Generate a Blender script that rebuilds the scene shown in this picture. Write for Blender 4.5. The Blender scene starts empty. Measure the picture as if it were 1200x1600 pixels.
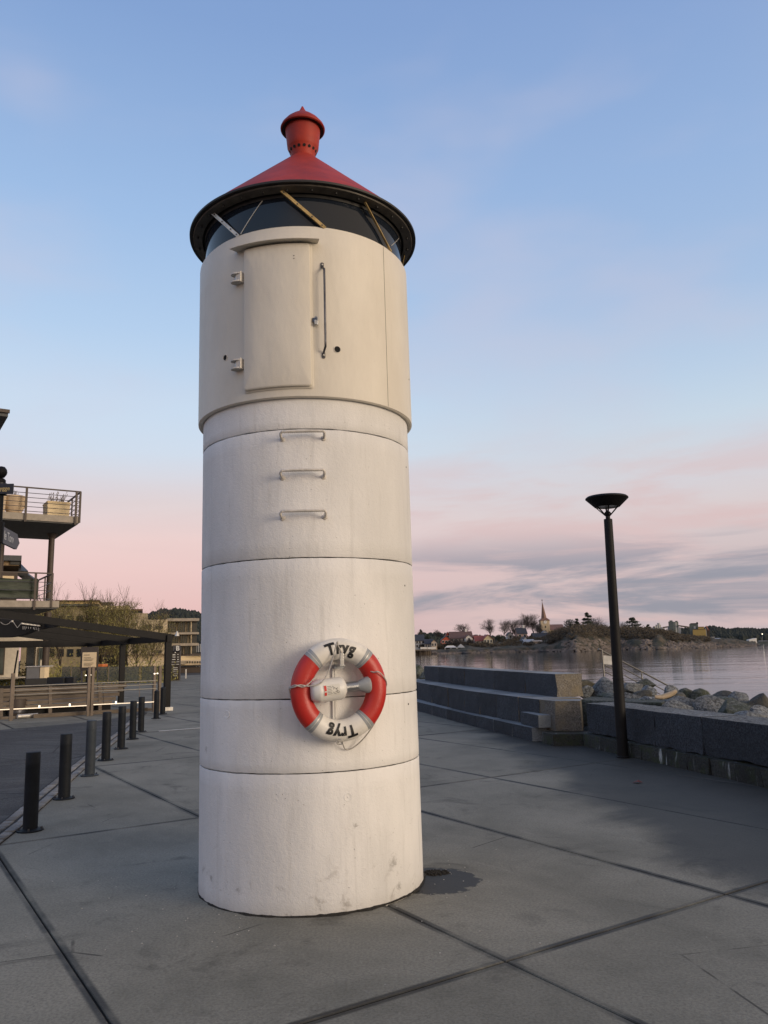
import bpy, bmesh, math, random
from math import sin, cos, pi, radians as R, atan2, hypot, sqrt
from mathutils import Vector, Matrix, noise

# ------------------------------------------------------------------ camera, world, sun, exposure
sc = bpy.context.scene
F, PITCH, ROLL, EYE = 1231.35, 0.171806, 0.021784, 1.65
cam_d = bpy.data.cameras.new('camera'); cam = bpy.data.objects.new('camera', cam_d)
sc.collection.objects.link(cam); sc.camera = cam
cam_d.sensor_fit = 'VERTICAL'; cam_d.sensor_height = 36; cam_d.lens = F/1600*36
cam_d.clip_start = 0.05; cam_d.clip_end = 6000
cam.matrix_world = Matrix.Translation((0, 0, EYE)) @ Matrix.Rotation(pi/2+PITCH, 4, 'X') @ Matrix.Rotation(-ROLL, 4, 'Z')
sc.render.resolution_x, sc.render.resolution_y = 768, 1024
sc.view_settings.view_transform = 'Standard'; sc.view_settings.look = 'None'
sc.view_settings.exposure = 0; sc.view_settings.gamma = 1; sc.view_settings.use_curve_mapping = False
SUN_DIR = Vector((0.83, -0.50, 0.15)).normalized()
sun_d = bpy.data.lights.new('sun', 'SUN'); sun = bpy.data.objects.new('sun', sun_d); sc.collection.objects.link(sun)
sun_d.energy = 2.12; sun_d.angle = R(26); sun_d.color = (1.0, 0.825, 0.64)
sun.rotation_euler = SUN_DIR.to_track_quat('Z', 'Y').to_euler()

def lin(c):
    return tuple(((v/255)/12.92 if v/255 <= .04045 else (((v/255)+.055)/1.055)**2.4) for v in c)

world = bpy.data.worlds.new('World'); sc.world = world; world.use_nodes = True
def build_world():
    nt = world.node_tree; nt.nodes.clear(); N = nt.nodes.new; L = nt.links.new
    out = N('ShaderNodeOutputWorld'); add = N('ShaderNodeAddShader')
    sky = N('ShaderNodeTexSky'); sky.sky_type = 'NISHITA'; sky.sun_disc = False
    sky.sun_elevation = math.asin(SUN_DIR.z); sky.sun_rotation = atan2(SUN_DIR.x, SUN_DIR.y)
    b1 = N('ShaderNodeBackground'); b1.inputs[1].default_value = 0.012; L(sky.outputs[0], b1.inputs[0])
    tc = N('ShaderNodeTexCoord'); sep = N('ShaderNodeSeparateXYZ'); L(tc.outputs['Generated'], sep.inputs[0])
    def ramp(stops, inp):
        r = N('ShaderNodeValToRGB'); r.color_ramp.interpolation = 'EASE' if len(stops) < 4 else 'LINEAR'
        el = r.color_ramp.elements
        el[0].position, el[0].color = stops[0][0], (*lin(stops[0][1]), 1)
        el[1].position, el[1].color = stops[-1][0], (*lin(stops[-1][1]), 1)
        for p, c in stops[1:-1]:
            e = el.new(p); e.color = (*lin(c), 1)
        L(inp, r.inputs[0]); return r.outputs[0]
    left = ramp([(0, (216,172,172)), (.04, (226,184,184)), (.09, (234,196,194)), (.135, (235,204,201)), (.18, (224,209,210)), (.24, (208,220,235)), (.30, (200,218,238)),
                 (.38, (180,206,236)), (.50, (158,189,229)), (.66, (132,163,211)), (1, (106,136,190))], sep.outputs[2])
    right = ramp([(0, (196,180,184)), (.05, (196,180,185)), (.10, (206,188,190)), (.155, (218,204,205)), (.21, (212,212,219)), (.26, (200,216,230)), (.31, (188,208,230)),
                  (.40, (168,193,226)), (.52, (152,181,222)), (.68, (132,161,209)), (1, (106,136,190))], sep.outputs[2])
    def mrange(inp, a, b, c=0, d=1, smooth=True):
        m = N('ShaderNodeMapRange'); m.interpolation_type = 'SMOOTHSTEP' if smooth else 'LINEAR'
        m.inputs[1].default_value, m.inputs[2].default_value, m.inputs[3].default_value, m.inputs[4].default_value = a, b, c, d
        L(inp, m.inputs[0]); return m.outputs[0]
    def mul(a, b):
        m = N('ShaderNodeMath'); m.operation = 'MULTIPLY'; L(a, m.inputs[0])
        if isinstance(b, float): m.inputs[1].default_value = b
        else: L(b, m.inputs[1])
        return m.outputs[0]
    def mix(f, a, b):
        m = N('ShaderNodeMix'); m.data_type = 'RGBA'; L(f, m.inputs[0]); L(a, m.inputs[6])
        if isinstance(b, tuple): m.inputs[7].default_value = (*lin(b), 1)
        else: L(b, m.inputs[7])
        return m.outputs[2]
    def cloud(scale, zs, det, rough, off, dist=0.0):
        mp = N('ShaderNodeMapping'); mp.inputs[3].default_value = (1, 1, zs); mp.inputs[1].default_value = off
        mp.inputs[2].default_value = (0, R(5), 0)
        L(tc.outputs['Generated'], mp.inputs[0])
        n = N('ShaderNodeTexNoise'); n.inputs['Scale'].default_value = scale; n.inputs['Detail'].default_value = det
        n.inputs['Roughness'].default_value = rough; n.inputs['Distortion'].default_value = dist
        L(mp.outputs[0], n.inputs[0]); return n.outputs[0]
    side = mrange(sep.outputs[0], -.25, .3)
    col = mix(side, left, right)
    z = sep.outputs[2]
    # thin pale veils of high cloud
    v = mul(mrange(cloud(2.2, 2.6, 4, .5, (1.3, .2, .4)), .50, .74, 0, .38), mrange(z, .10, .25))
    col = mix(v, col, (206, 200, 216))
    # pink cloud, then grey-violet streaks near the horizon
    pk = mul(mul(mrange(cloud(3.4, 5.5, 5, .55, (.2, 1.1, .3), .4), .42, .62), mrange(z, .28, .15)), mrange(sep.outputs[0], -.15, .1, .15, .85))
    col = mix(pk, col, (218, 190, 190))
    gw = mul(mrange(z, .006, .03), mrange(z, .15, .085))
    g = mul(mul(mrange(cloud(2.9, 5.5, 7, .58, (2.1, .75, .12), .9), .40, .58), gw), mrange(sep.outputs[0], -.1, .06, 0.0, .92))
    col = mix(g, col, (143, 145, 161))
    g2 = mul(mul(mrange(cloud(4.2, 10, 6, .6, (.6, 2.4, .9), .6), .50, .68), gw), mrange(sep.outputs[0], -.1, .06, 0.0, .5))
    col = mix(g2, col, (222, 188, 186))
    # warm afterglow round the low sun, behind and to the right of the camera
    dp = N('ShaderNodeVectorMath'); dp.operation = 'DOT_PRODUCT'; dp.inputs[1].default_value = tuple(SUN_DIR); L(tc.outputs['Generated'], dp.inputs[0])
    col = mix(mrange(dp.outputs['Value'], .0, .95, 0, .85), col, (252, 222, 184))
    b2 = N('ShaderNodeBackground'); b2.inputs[1].default_value = 0.97; L(col, b2.inputs[0])
    L(b1.outputs[0], add.inputs[0]); L(b2.outputs[0], add.inputs[1]); L(add.outputs[0], out.inputs[0])
build_world()

random.seed(7)
rnd = random.Random(11)
UX, UY = cos(R(33)), sin(R(33))                      # the quay's paving grid runs at 33 degrees
def G(a, b, z=0.0): return Vector((a*UX-b*UY, a*UY+b*UX, z))
def ray(px, py):
    dx, dy = px-600, py-800; c, s = cos(ROLL), sin(ROLL)
    x, y = dx*c-dy*s, dx*s+dy*c
    return Vector((x, F*cos(PITCH)+y*sin(PITCH), F*sin(PITCH)-y*cos(PITCH)))
def on_z(px, py, z=0.0):
    d = ray(px, py); return Vector((0, 0, EYE))+d*((z-EYE)/d.z)
def at(px, py, Y):
    d = ray(px, py); return Vector((0, 0, EYE))+d*(Y/d.y)

# ------------------------------------------------------------------ mesh helpers
col0 = sc.collection
MAT = {}
MW = {}
def Mx(o):
    m = Matrix.Identity(4)
    chain = []
    while o: chain.append(o); o = o.parent
    for c in reversed(chain): m = m @ MW.get(c.name, Matrix.Identity(4))
    return m

class MB:
    def __init__(s): s.v = []; s.f = []
    def add(s, vs, fs):
        n = len(s.v); s.v += [tuple(p) for p in vs]; s.f += [tuple(i+n for i in f) for f in fs]; return s
    def box(s, x0, x1, y0, y1, z0, z1, m=None):
        vs = [Vector((x, y, z)) for z in (z0, z1) for x, y in ((x0, y0), (x1, y0), (x1, y1), (x0, y1))]
        if m is not None: vs = [m @ p for p in vs]
        return s.add(vs, [(0,3,2,1), (4,5,6,7), (0,1,5,4), (1,2,6,5), (2,3,7,6), (3,0,4,7)])
    def bar(s, p, q, w, h=None, up=(0, 0, 1)):
        p, q = Vector(p), Vector(q); d = (q-p).normalized(); h = h or w; up = Vector(up)
        a = d.cross(up)
        if a.length < 1e-4: a = d.cross(Vector((1, 0, 0)))
        a.normalize(); b = a.cross(d).normalized(); a *= w/2; b *= h/2
        return s.add([p-a-b, p+a-b, p+a+b, p-a+b, q-a-b, q+a-b, q+a+b, q-a+b],
                     [(0,3,2,1), (4,5,6,7), (0,1,5,4), (1,2,6,5), (2,3,7,6), (3,0,4,7)])
    def cyl(s, p, q, r0, r1=None, n=16, cap=True):
        r1 = r0 if r1 is None else r1; p, q = Vector(p), Vector(q); d = (q-p)
        if d.length < 1e-9: return s
        d.normalize(); a = d.orthogonal().normalized(); b = d.cross(a)
        vs = [p+(a*cos(2*pi*i/n)+b*sin(2*pi*i/n))*r0 for i in range(n)]+[q+(a*cos(2*pi*i/n)+b*sin(2*pi*i/n))*r1 for i in range(n)]
        fs = [(i, (i+1) % n, n+(i+1) % n, n+i) for i in range(n)]
        if cap: fs += [tuple(range(n-1, -1, -1)), tuple(range(n, 2*n))]
        return s.add(vs, fs)
    def tube(s, pts, r, n=6):
        pts = [Vector(p) for p in pts]; vs = []; fs = []; m = len(pts); prev = None
        for i, p in enumerate(pts):
            d = (pts[min(i+1, m-1)]-pts[max(i-1, 0)]).normalized()
            a = d.orthogonal().normalized() if prev is None else (prev-d*prev.dot(d)).normalized()
            prev = a; b = d.cross(a)
            vs += [p+(a*cos(2*pi*k/n)+b*sin(2*pi*k/n))*r for k in range(n)]
        for i in range(m-1):
            for k in range(n): fs.append((i*n+k, i*n+(k+1) % n, (i+1)*n+(k+1) % n, (i+1)*n+k))
        fs += [tuple(range(n-1, -1, -1)), tuple(range((m-1)*n, m*n))]
        return s.add(vs, fs)
    def lathe(s, prof, n=64, closed=False, c=(0, 0), a0=0, a1=2*pi):
        full = abs(a1-a0-2*pi) < 1e-6; k = n if full else n+1; m = len(prof); vs = []; fs = []
        for i in range(k):
            a = a0+(a1-a0)*i/n
            vs += [(c[0]+r*cos(a), c[1]+r*sin(a), z) for r, z in prof]
        for i in range(n):
            j = (i+1) % k
            for t in range(m if closed else m-1):
                u = (t+1) % m; fs.append((i*m+t, j*m+t, j*m+u, i*m+u))
        if not full and closed: fs += [tuple(range(m)), tuple(range((k-1)*m+m-1, (k-1)*m-1, -1))]
        return s.add(vs, fs)
    def prism(s, poly, z0, z1):
        n = len(poly); vs = [(x, y, z0) for x, y in poly]+[(x, y, z1) for x, y in poly]
        return s.add(vs, [tuple(range(n-1, -1, -1)), tuple(range(n, 2*n))]+[(i, (i+1) % n, n+(i+1) % n, n+i) for i in range(n)])
    def mesh(s, name, smooth=None, recalc=True, weld=False):
        me = bpy.data.meshes.new(name); me.from_pydata(s.v, [], s.f)
        if recalc or weld:
            bm = bmesh.new(); bm.from_mesh(me)
            if weld: bmesh.ops.remove_doubles(bm, verts=bm.verts, dist=1e-5)
            if recalc: bmesh.ops.recalc_face_normals(bm, faces=bm.faces)
            bm.to_mesh(me); bm.free()
        if smooth:
            me.shade_smooth()
            if smooth < 180: me.set_sharp_from_angle(angle=R(smooth))
        return me
    def build(s, name, m, parent=None, smooth=None, label=None, world=False, recalc=True, bevel=0, weld=False):
        if world and parent is not None:
            inv = Mx(parent).inverted(); s.v = [tuple(inv @ Vector(p)) for p in s.v]
        me = s.mesh(name, smooth, recalc, weld)
        return obj(name, me, m, parent, label, bevel)
def obj(name, me, m, parent=None, label=None, bevel=0):
    o = bpy.data.objects.new(name, me); col0.objects.link(o)
    if m is not None and not me.materials: me.materials.append(MAT[m] if isinstance(m, str) else m)
    if parent is not None: o.parent = parent
    if label: o['label'] = label
    if bevel:
        b = o.modifiers.new('bevel', 'BEVEL'); b.width = bevel; b.segments = 2; b.limit_method = 'ANGLE'
    return o
def tag(o, label, cat, group=None, kind=None):
    if label: o['label'] = label
    if cat: o['category'] = cat
    if group: o['group'] = group
    if kind: o['kind'] = kind
    return o
def thing(name, label, cat, loc=(0, 0, 0), rz=0, group=None, rot=None):
    o = bpy.data.objects.new(name, None); col0.objects.link(o); o.empty_display_size = .2
    o.location = loc; o.rotation_euler = rot if rot else (0, 0, rz)
    MW[o.name] = Matrix.Translation(Vector(loc)) @ o.rotation_euler.to_matrix().to_4x4()
    return tag(o, label, cat, group)
def copy_tree(o, loc, rz=None, label=None, scale=None):
    c = o.copy(); col0.objects.link(c); c.location = loc
    if rz is not None: c.rotation_euler = (0, 0, rz)
    if label: c['label'] = label
    if scale: c.scale = scale if hasattr(scale, '__len__') else (scale,)*3
    def rec(src, dst):
        for ch in [x for x in col0.objects if x.parent == src]:
            d = ch.copy(); col0.objects.link(d); d.parent = dst; rec(ch, d)
    rec(o, c); return c

# ------------------------------------------------------------------ materials
def mat(name, base, rough=.6, var=.12, vs=3.0, bump=0.0, bs=40.0, metal=0.0, spec=.5, emis=None, es=1, stretch=(1, 1, 1), coords='Object', objvar=0.0, tint=None):
    m = bpy.data.materials.new(name); m.use_nodes = True; nt = m.node_tree; N = nt.nodes.new; L = nt.links.new
    p = nt.nodes['Principled BSDF']; MAT[name] = m
    p.inputs['Roughness'].default_value = rough; p.inputs['Metallic'].default_value = metal; p.inputs['Specular IOR Level'].default_value = spec
    tc = N('ShaderNodeTexCoord'); mp = N('ShaderNodeMapping'); mp.inputs[3].default_value = stretch; L(tc.outputs[coords], mp.inputs[0])
    n = N('ShaderNodeTexNoise'); n.inputs['Scale'].default_value = vs; n.inputs['Detail'].default_value = 6; n.inputs['Roughness'].default_value = .62
    L(mp.outputs[0], n.inputs[0])
    mr = N('ShaderNodeMapRange'); mr.inputs[1].default_value = .3; mr.inputs[2].default_value = .7; L(n.outputs[0], mr.inputs[0])
    mx = N('ShaderNodeMix'); mx.data_type = 'RGBA'; L(mr.outputs[0], mx.inputs[0])
    lo = tuple(c*(1-var) for c in base); hi = tuple(min(1, c*(1+var)) for c in base)
    if tint: lo = tuple(l*.5+t*.5 for l, t in zip(lo, tint))
    mx.inputs[6].default_value = (*lo, 1); mx.inputs[7].default_value = (*hi, 1)
    col = mx.outputs[2]
    if objvar:
        oi = N('ShaderNodeObjectInfo'); r2 = N('ShaderNodeMapRange'); r2.inputs[3].default_value = 1-objvar; r2.inputs[4].default_value = 1+objvar
        L(oi.outputs['Random'], r2.inputs[0]); hs = N('ShaderNodeHueSaturation'); L(r2.outputs[0], hs.inputs['Value']); L(col, hs.inputs['Color']); col = hs.outputs[0]
    L(col, p.inputs['Base Color'])
    if bump:
        n2 = N('ShaderNodeTexNoise'); n2.inputs['Scale'].default_value = bs; n2.inputs['Detail'].default_value = 5; L(mp.outputs[0], n2.inputs[0])
        b = N('ShaderNodeBump'); b.inputs['Strength'].default_value = bump; b.inputs['Distance'].default_value = .01; L(n2.outputs[0], b.inputs['Height']); L(b.outputs[0], p.inputs['Normal'])
    if emis:
        p.inputs['Emission Color'].default_value = (*emis, 1); p.inputs['Emission Strength'].default_value = es
    return m
class NG:
    """small helper to write node graphs compactly"""
    def __init__(s, m):
        s.nt = m.node_tree; s.p = s.nt.nodes['Principled BSDF']; s.N = s.nt.nodes.new; s.L = s.nt.links.new
        s.tc = s.N('ShaderNodeTexCoord')
    def mp(s, src, scale=(1, 1, 1), loc=(0, 0, 0), rot=(0, 0, 0)):
        m = s.N('ShaderNodeMapping'); m.inputs[3].default_value = scale; m.inputs[1].default_value = loc; m.inputs[2].default_value = rot; s.L(src, m.inputs[0]); return m.outputs[0]
    def noise(s, vec, scale, det=5, rough=.6, dist=0):
        n = s.N('ShaderNodeTexNoise'); n.inputs['Scale'].default_value = scale; n.inputs['Detail'].default_value = det; n.inputs['Roughness'].default_value = rough
        n.inputs['Distortion'].default_value = dist; s.L(vec, n.inputs[0]); return n.outputs[0]
    def vor(s, vec, scale, out='Distance', feat='F1'):
        n = s.N('ShaderNodeTexVoronoi'); n.feature = feat; n.inputs['Scale'].default_value = scale; s.L(vec, n.inputs[0]); return n.outputs[out]
    def mr(s, v, a, b, c=0., d=1.):
        m = s.N('ShaderNodeMapRange'); m.interpolation_type = 'SMOOTHSTEP'
        for i, t in enumerate((a, b, c, d)): m.inputs[i+1].default_value = t
        s.L(v, m.inputs[0]); return m.outputs[0]
    def m(s, op, a, b=None):
        n = s.N('ShaderNodeMath'); n.operation = op
        for i, t in enumerate((a, b)):
            if t is None: continue
            if isinstance(t, (int, float)): n.inputs[i].default_value = t
            else: s.L(t, n.inputs[i])
        return n.outputs[0]
    def mix(s, f, a, b, mode='MIX'):
        n = s.N('ShaderNodeMix'); n.data_type = 'RGBA'; n.blend_type = mode
        for i, t in ((0, f), (6, a), (7, b)):
            if isinstance(t, (int, float)): n.inputs[i].default_value = t
            elif isinstance(t, tuple): n.inputs[i].default_value = (*t, 1)
            else: s.L(t, n.inputs[i])
        return n.outputs[2]
    def bump(s, h, strength, dist=.01, prev=None):
        b = s.N('ShaderNodeBump'); b.inputs['Strength'].default_value = strength; b.inputs['Distance'].default_value = dist; s.L(h, b.inputs['Height'])
        if prev is not None: s.L(prev, b.inputs['Normal'])
        return b.outputs[0]
    def set(s, name, v):
        if isinstance(v, (int, float)): s.p.inputs[name].default_value = v
        elif isinstance(v, tuple): s.p.inputs[name].default_value = (*v, 1)
        else: s.L(v, s.p.inputs[name])
def new_mat(name):
    m = bpy.data.materials.new(name); m.use_nodes = True; MAT[name] = m; return NG(m)

# painted concrete of the tower shaft
def shaft_material(scuffs):
    g = new_mat('painted_concrete'); o = g.tc.outputs['Object']
    big = g.noise(g.mp(o, (1, 1, .35)), 1.6, 5, .6); c = g.mix(g.mr(big, .35, .7), (.60, .595, .585), (.745, .735, .72))
    streak = g.noise(g.mp(o, (9, 9, .7)), 2.0, 5, .6); c = g.mix(g.mr(streak, .52, .76, 0, .34), c, (.42, .41, .39))
    low = g.N('ShaderNodeSeparateXYZ'); g.L(o, low.inputs[0])
    dirt = g.m('MULTIPLY', g.mr(g.noise(o, 7, 8, .72, .6), .55, .72), g.mr(low.outputs[2], .75, .0, 0, .8)); c = g.mix(dirt, c, (.33, .31, .29))
    sp = g.m('MULTIPLY', g.mr(g.vor(o, 30), .12, .05), g.mr(g.noise(o, 5, 2), .55, .62)); c = g.mix(g.m('MULTIPLY', sp, .65), c, (.24, .23, .22))
    scr = g.m('MULTIPLY', g.mr(g.noise(g.mp(o, (6, 6, 34)), 1.3, 4, .7, 1.5), .70, .74), g.mr(g.noise(o, 1.1, 2), .52, .6)); c = g.mix(g.m('MULTIPLY', scr, .5), c, (.33, .32, .31))
    for p_, w_ in scuffs:      # knocks and scrapes near the foot
        vd = g.N('ShaderNodeVectorMath'); vd.operation = 'DISTANCE'; vd.inputs[1].default_value = tuple(p_); g.L(g.mp(o), vd.inputs[0])
        e = g.mr(g.m('ADD', vd.outputs['Value'], g.m('MULTIPLY', g.noise(o, 26, 6, .75, 1.2), w_*2.6)), w_*2.0, w_*1.2); c = g.mix(g.m('MULTIPLY', e, .7), c, (.26, .25, .235))
    g.set('Base Color', c); g.set('Roughness', .62); g.set('Specular IOR Level', .35)
    n = g.bump(g.noise(o, 120, 4, .6), .55, .004); n = g.bump(g.noise(o, 44, 4, .55), .42, .006, n)
    n = g.bump(g.m('MULTIPLY', sp, -1.0), .8, .006, n); n = g.bump(g.noise(g.mp(o, (1, 1, .3)), 3.5, 3), .5, .02, n); g.L(n, g.p.inputs['Normal'])
def drum_material():
    g = new_mat('drum_paint'); o = g.tc.outputs['Object']
    c = g.mix(g.mr(g.noise(g.mp(o, (1, 1, .5)), 2.2, 5, .6), .3, .72), (.59, .55, .475), (.665, .625, .545))
    c = g.mix(g.mr(g.noise(g.mp(o, (10, 10, .8)), 2.2, 5, .6), .58, .8, 0, .22), c, (.40, .36, .31))
    c = g.mix(g.m('MULTIPLY', g.mr(g.vor(o, 14), .035, .02), .6), c, (.2, .17, .14))
    g.set('Base Color', c); g.set('Roughness', .5); g.set('Specular IOR Level', .4)
    n = g.bump(g.noise(o, 180, 4), .4, .003); n = g.bump(g.noise(g.mp(o, (1, 1, .5)), 4, 3), .5, .02, n); g.L(n, g.p.inputs['Normal'])
drum_material()
def concrete_material():
    g = new_mat('paving_concrete'); geo = g.N('ShaderNodeNewGeometry'); P = geo.outputs['Position']
    grid = g.mp(P, rot=(0, 0, -R(33)))
    big = g.noise(P, .55, 6, .62, .3); mid = g.noise(g.mp(grid, (1, .5, 1)), 3.0, 7, .66, .4); fine = g.noise(P, 60, 5, .7)
    crk = g.vor(g.mp(P, (.45, .45, .45), loc=(2.2, .7, 0)), 1.0, 'Distance', 'DISTANCE_TO_EDGE')
    c = g.mix(g.mr(big, .33, .68), (.150, .148, .123), (.268, .259, .218))
    c = g.mix(g.mr(mid, .35, .72, 0, .62), c, (.240, .232, .194))
    c = g.mix(g.mr(g.noise(P, 1.3, 6, .7, .8), .54, .68, 0, .7), c, (.092, .090, .077))
    c = g.mix(g.mr(fine, .40, .62, 0, .42), c, (.085, .082, .072)); c = g.mix(g.mr(g.noise(P, 24, 5, .8), .56, .70, 0, .40), c, (.06, .058, .052)); c = g.mix(g.mr(g.noise(P, 33, 4, .8), .60, .72, 0, .35), c, (.38, .37, .33))
    c = g.mix(g.m('MULTIPLY', g.mr(g.vor(P, 9), .07, .03), g.mr(g.noise(P, 2.2, 3), .5, .58, 0, .6)), c, (.32, .31, .30))   # pale flecks
    c = g.mix(g.m('MULTIPLY', g.mr(g.vor(g.mp(P, loc=(3, 1, 0)), 17), .10, .04), g.mr(g.noise(P, 3.1, 3), .52, .6, 0, .7)), c, (.05, .048, .045))
    c = g.mix(g.m('MULTIPLY', g.mr(crk, .0035, .001), g.mr(g.noise(P, .8, 3, .6), .54, .60, 0, .8)), c, (.04, .038, .035))   # hairline cracks
    c = g.mix(g.m('MULTIPLY', g.mr(g.noise(g.mp(grid, (9, 1.2, 1)), 1.6, 6, .7, .6), .60, .74), .45), c, (.28, .265, .235))   # pale trowel streaks
    oi = g.N('ShaderNodeObjectInfo'); hs = g.N('ShaderNodeHueSaturation'); g.L(g.mr(oi.outputs['Random'], 0, 1, .93, 1.07), hs.inputs['Value']); g.L(c, hs.inputs['Color']); c = hs.outputs[0]
    at_ = g.N('ShaderNodeAttribute'); at_.attribute_name = 'edge'
    e = g.m('MULTIPLY', g.mr(at_.outputs['Fac'], .35, .72), g.mr(g.noise(P, .9, 4, .6), .36, .58, .22, 1))
    # damp: along joints, and broad tongues of water on the right towards the wall
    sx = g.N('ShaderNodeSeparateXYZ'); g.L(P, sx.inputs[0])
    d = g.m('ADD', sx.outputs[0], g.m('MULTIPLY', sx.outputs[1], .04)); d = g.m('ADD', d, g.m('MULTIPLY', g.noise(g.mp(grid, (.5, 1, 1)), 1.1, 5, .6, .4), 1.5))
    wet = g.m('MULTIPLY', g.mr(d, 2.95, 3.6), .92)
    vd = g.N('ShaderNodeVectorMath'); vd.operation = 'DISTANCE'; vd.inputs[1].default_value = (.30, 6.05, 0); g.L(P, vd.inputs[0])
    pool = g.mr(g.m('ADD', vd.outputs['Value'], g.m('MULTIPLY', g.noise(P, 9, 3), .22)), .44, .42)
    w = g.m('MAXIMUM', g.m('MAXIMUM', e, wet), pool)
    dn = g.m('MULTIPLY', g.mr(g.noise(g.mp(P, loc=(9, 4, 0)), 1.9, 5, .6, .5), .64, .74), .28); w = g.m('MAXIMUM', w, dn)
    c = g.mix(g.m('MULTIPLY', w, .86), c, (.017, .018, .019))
    g.set('Base Color', c); g.L(g.mr(w, 0, 1, .80, .60), g.p.inputs['Roughness']); g.set('Specular IOR Level', .18)
    n = g.bump(fine, .35, .004); n = g.bump(mid, .35, .008, n); n = g.bump(g.mr(g.vor(P, 26), .22, .08), .25, -.004, n); g.L(n, g.p.inputs['Normal'])
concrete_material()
def granite(name, dark, light, warm=None, bump=.9, moss=False, lime=False, sc_=1.0):
    g = new_mat(name); geo = g.N('ShaderNodeNewGeometry'); P = geo.outputs['Position']
    sp = g.noise(P, 75*sc_, 6, .85); c = g.mix(g.mr(sp, .40, .60), dark, light)
    c = g.mix(g.mr(g.vor(P, 60), .28, .10, 0, .5), c, tuple(x*.35 for x in dark))
    c = g.mix(g.mr(g.noise(P, 1.7, 5, .6), .35, .7, 0, .55), c, tuple((a+b)*.33 for a, b in zip(dark, light)))
    if warm: c = g.mix(g.mr(g.noise(P, 3.3, 5, .65), .42, .66, 0, .75), c, warm)
    if moss: c = g.mix(g.mr(g.noise(P, 5.5, 5, .65), .46, .62, 0, .8), c, (.035, .045, .02))
    if lime:
        l = g.noise(g.mp(P, (14, 14, 1.1)), 1.0, 5, .6); c = g.mix(g.m('MULTIPLY', g.mr(l, .60, .68), g.mr(g.noise(P, 1.3, 3), .48, .56, 0, .85)), c, (.42, .44, .43))
    oi = g.N('ShaderNodeObjectInfo'); hs = g.N('ShaderNodeHueSaturation'); g.L(g.mr(oi.outputs['Random'], 0, 1, .8, 1.2), hs.inputs['Value']); g.L(c, hs.inputs['Color'])
    g.set('Base Color', hs.outputs[0]); g.set('Roughness', .72); g.set('Specular IOR Level', .35)
    n = g.bump(g.noise(P, 28*sc_, 7, .75), bump, .02/sc_); n = g.bump(sp, .5, .004, n); g.L(n, g.p.inputs['Normal'])
granite('granite_hewn', (.009, .012, .017), (.070, .080, .094), sc_=.55, bump=1.0)
granite('granite_sawn', (.13, .145, .155), (.30, .32, .335), bump=.15)
granite('granite_warm', (.055, .052, .045), (.26, .235, .20), warm=(.18, .15, .10), bump=.9, sc_=.6)
granite('granite_mossy', (.014, .015, .013), (.060, .062, .056), moss=True, lime=True, sc_=.6)
granite('boulder_grey', (.034, .038, .041), (.28, .295, .30), bump=1.0, sc_=.3)
granite('boulder_dark', (.022, .023, .022), (.10, .10, .09), warm=(.07, .062, .04), bump=1.0, sc_=.3)
granite('boulder_green', (.028, .032, .028), (.17, .185, .165), moss=True, bump=1.0, sc_=.3)
def water_material():
    g = new_mat('sea_water'); geo = g.N('ShaderNodeNewGeometry'); P = geo.outputs['Position']
    g.set('Base Color', (.012, .017, .020)); g.set('Roughness', .05); g.set('IOR', 1.36)
    w1 = g.noise(g.mp(P, (.05, .45, 1), rot=(0, 0, R(3))), 1.0, 4, .55, .4)
    w2 = g.noise(g.mp(P, (.6, 2.2, 1), rot=(0, 0, R(-4))), 1.0, 3, .55)
    w3 = g.noise(g.mp(P, (.012, .045, 1)), 1.0, 3, .5)
    n = g.bump(w1, .22, .14); n = g.bump(w2, .15, .03, n); n = g.bump(w3, .22, .8, n); g.L(n, g.p.inputs['Normal'])
water_material()
def asphalt_material():
    g = new_mat('asphalt'); geo = g.N('ShaderNodeNewGeometry'); P = geo.outputs['Position']
    c = g.mix(g.mr(g.noise(P, 55, 5, .85), .40, .62), (.020, .021, .022), (.105, .106, .104))
    c = g.mix(g.mr(g.noise(P, .7, 5, .6), .40, .62, 0, .6), c, (.028, .028, .029)); c = g.mix(g.mr(g.noise(g.mp(P, (.6, 2.5, 1), rot=(0, 0, R(20))), .9, 6, .65, .8), .50, .66, 0, .5), c, (.11, .11, .107)); c = g.mix(g.m('MULTIPLY', g.mr(g.vor(g.mp(P, (.5, .5, .5), loc=(.4, .9, 0)), 1.0, 'Distance', 'DISTANCE_TO_EDGE'), .010, .004), .8), c, (.012, .012, .012))
    g.set('Base Color', c); g.set('Roughness', .85); c2 = g.bump(g.noise(P, 70, 4, .8), 1.0, .010); g.L(c2, g.p.inputs['Normal'])
asphalt_material()
mat('joint_dark', (.022, .021, .020), .95, .3, 6)
mat('sett', (.20, .195, .185), .8, .3, 9, .6, 60, objvar=.30, coords='Generated')
mat('red_paint', (.31, .026, .012), .58, .22, 5, .25, 8, spec=.35, tint=(.22, .02, .02))
mat('eave_dark', (.016, .015, .014), .6, .25, 6)
mat('eave_ring', (.085, .075, .063), .5, .4, 9, metal=.35)
mat('lantern_glass', (.010, .014, .022), .05, .1, 1, spec=.38)
mat('brass', (.42, .30, .13), .42, .35, 18, metal=.55)
mat('pale_metal', (.55, .53, .49), .4, .2, 10, metal=.4)
mat('steel_dark', (.10, .10, .11), .38, .3, 20, metal=.8)
mat('steel', (.42, .43, .44), .32, .2, 14, metal=.85)
mat('stainless', (.17, .165, .155), .42, .15, 8, metal=.6)
mat('hole_black', (.006, .006, .006), .9)
mat('rung_paint', (.56, .53, .49), .6, .2, 20, .4, 60)
mat('buoy_red', (.42, .018, .012), .42, .1, 6, .1, 60)
mat('buoy_white', (.70, .68, .63), .42, .10, 8, .1, 60, tint=(.5, .47, .42))
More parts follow.
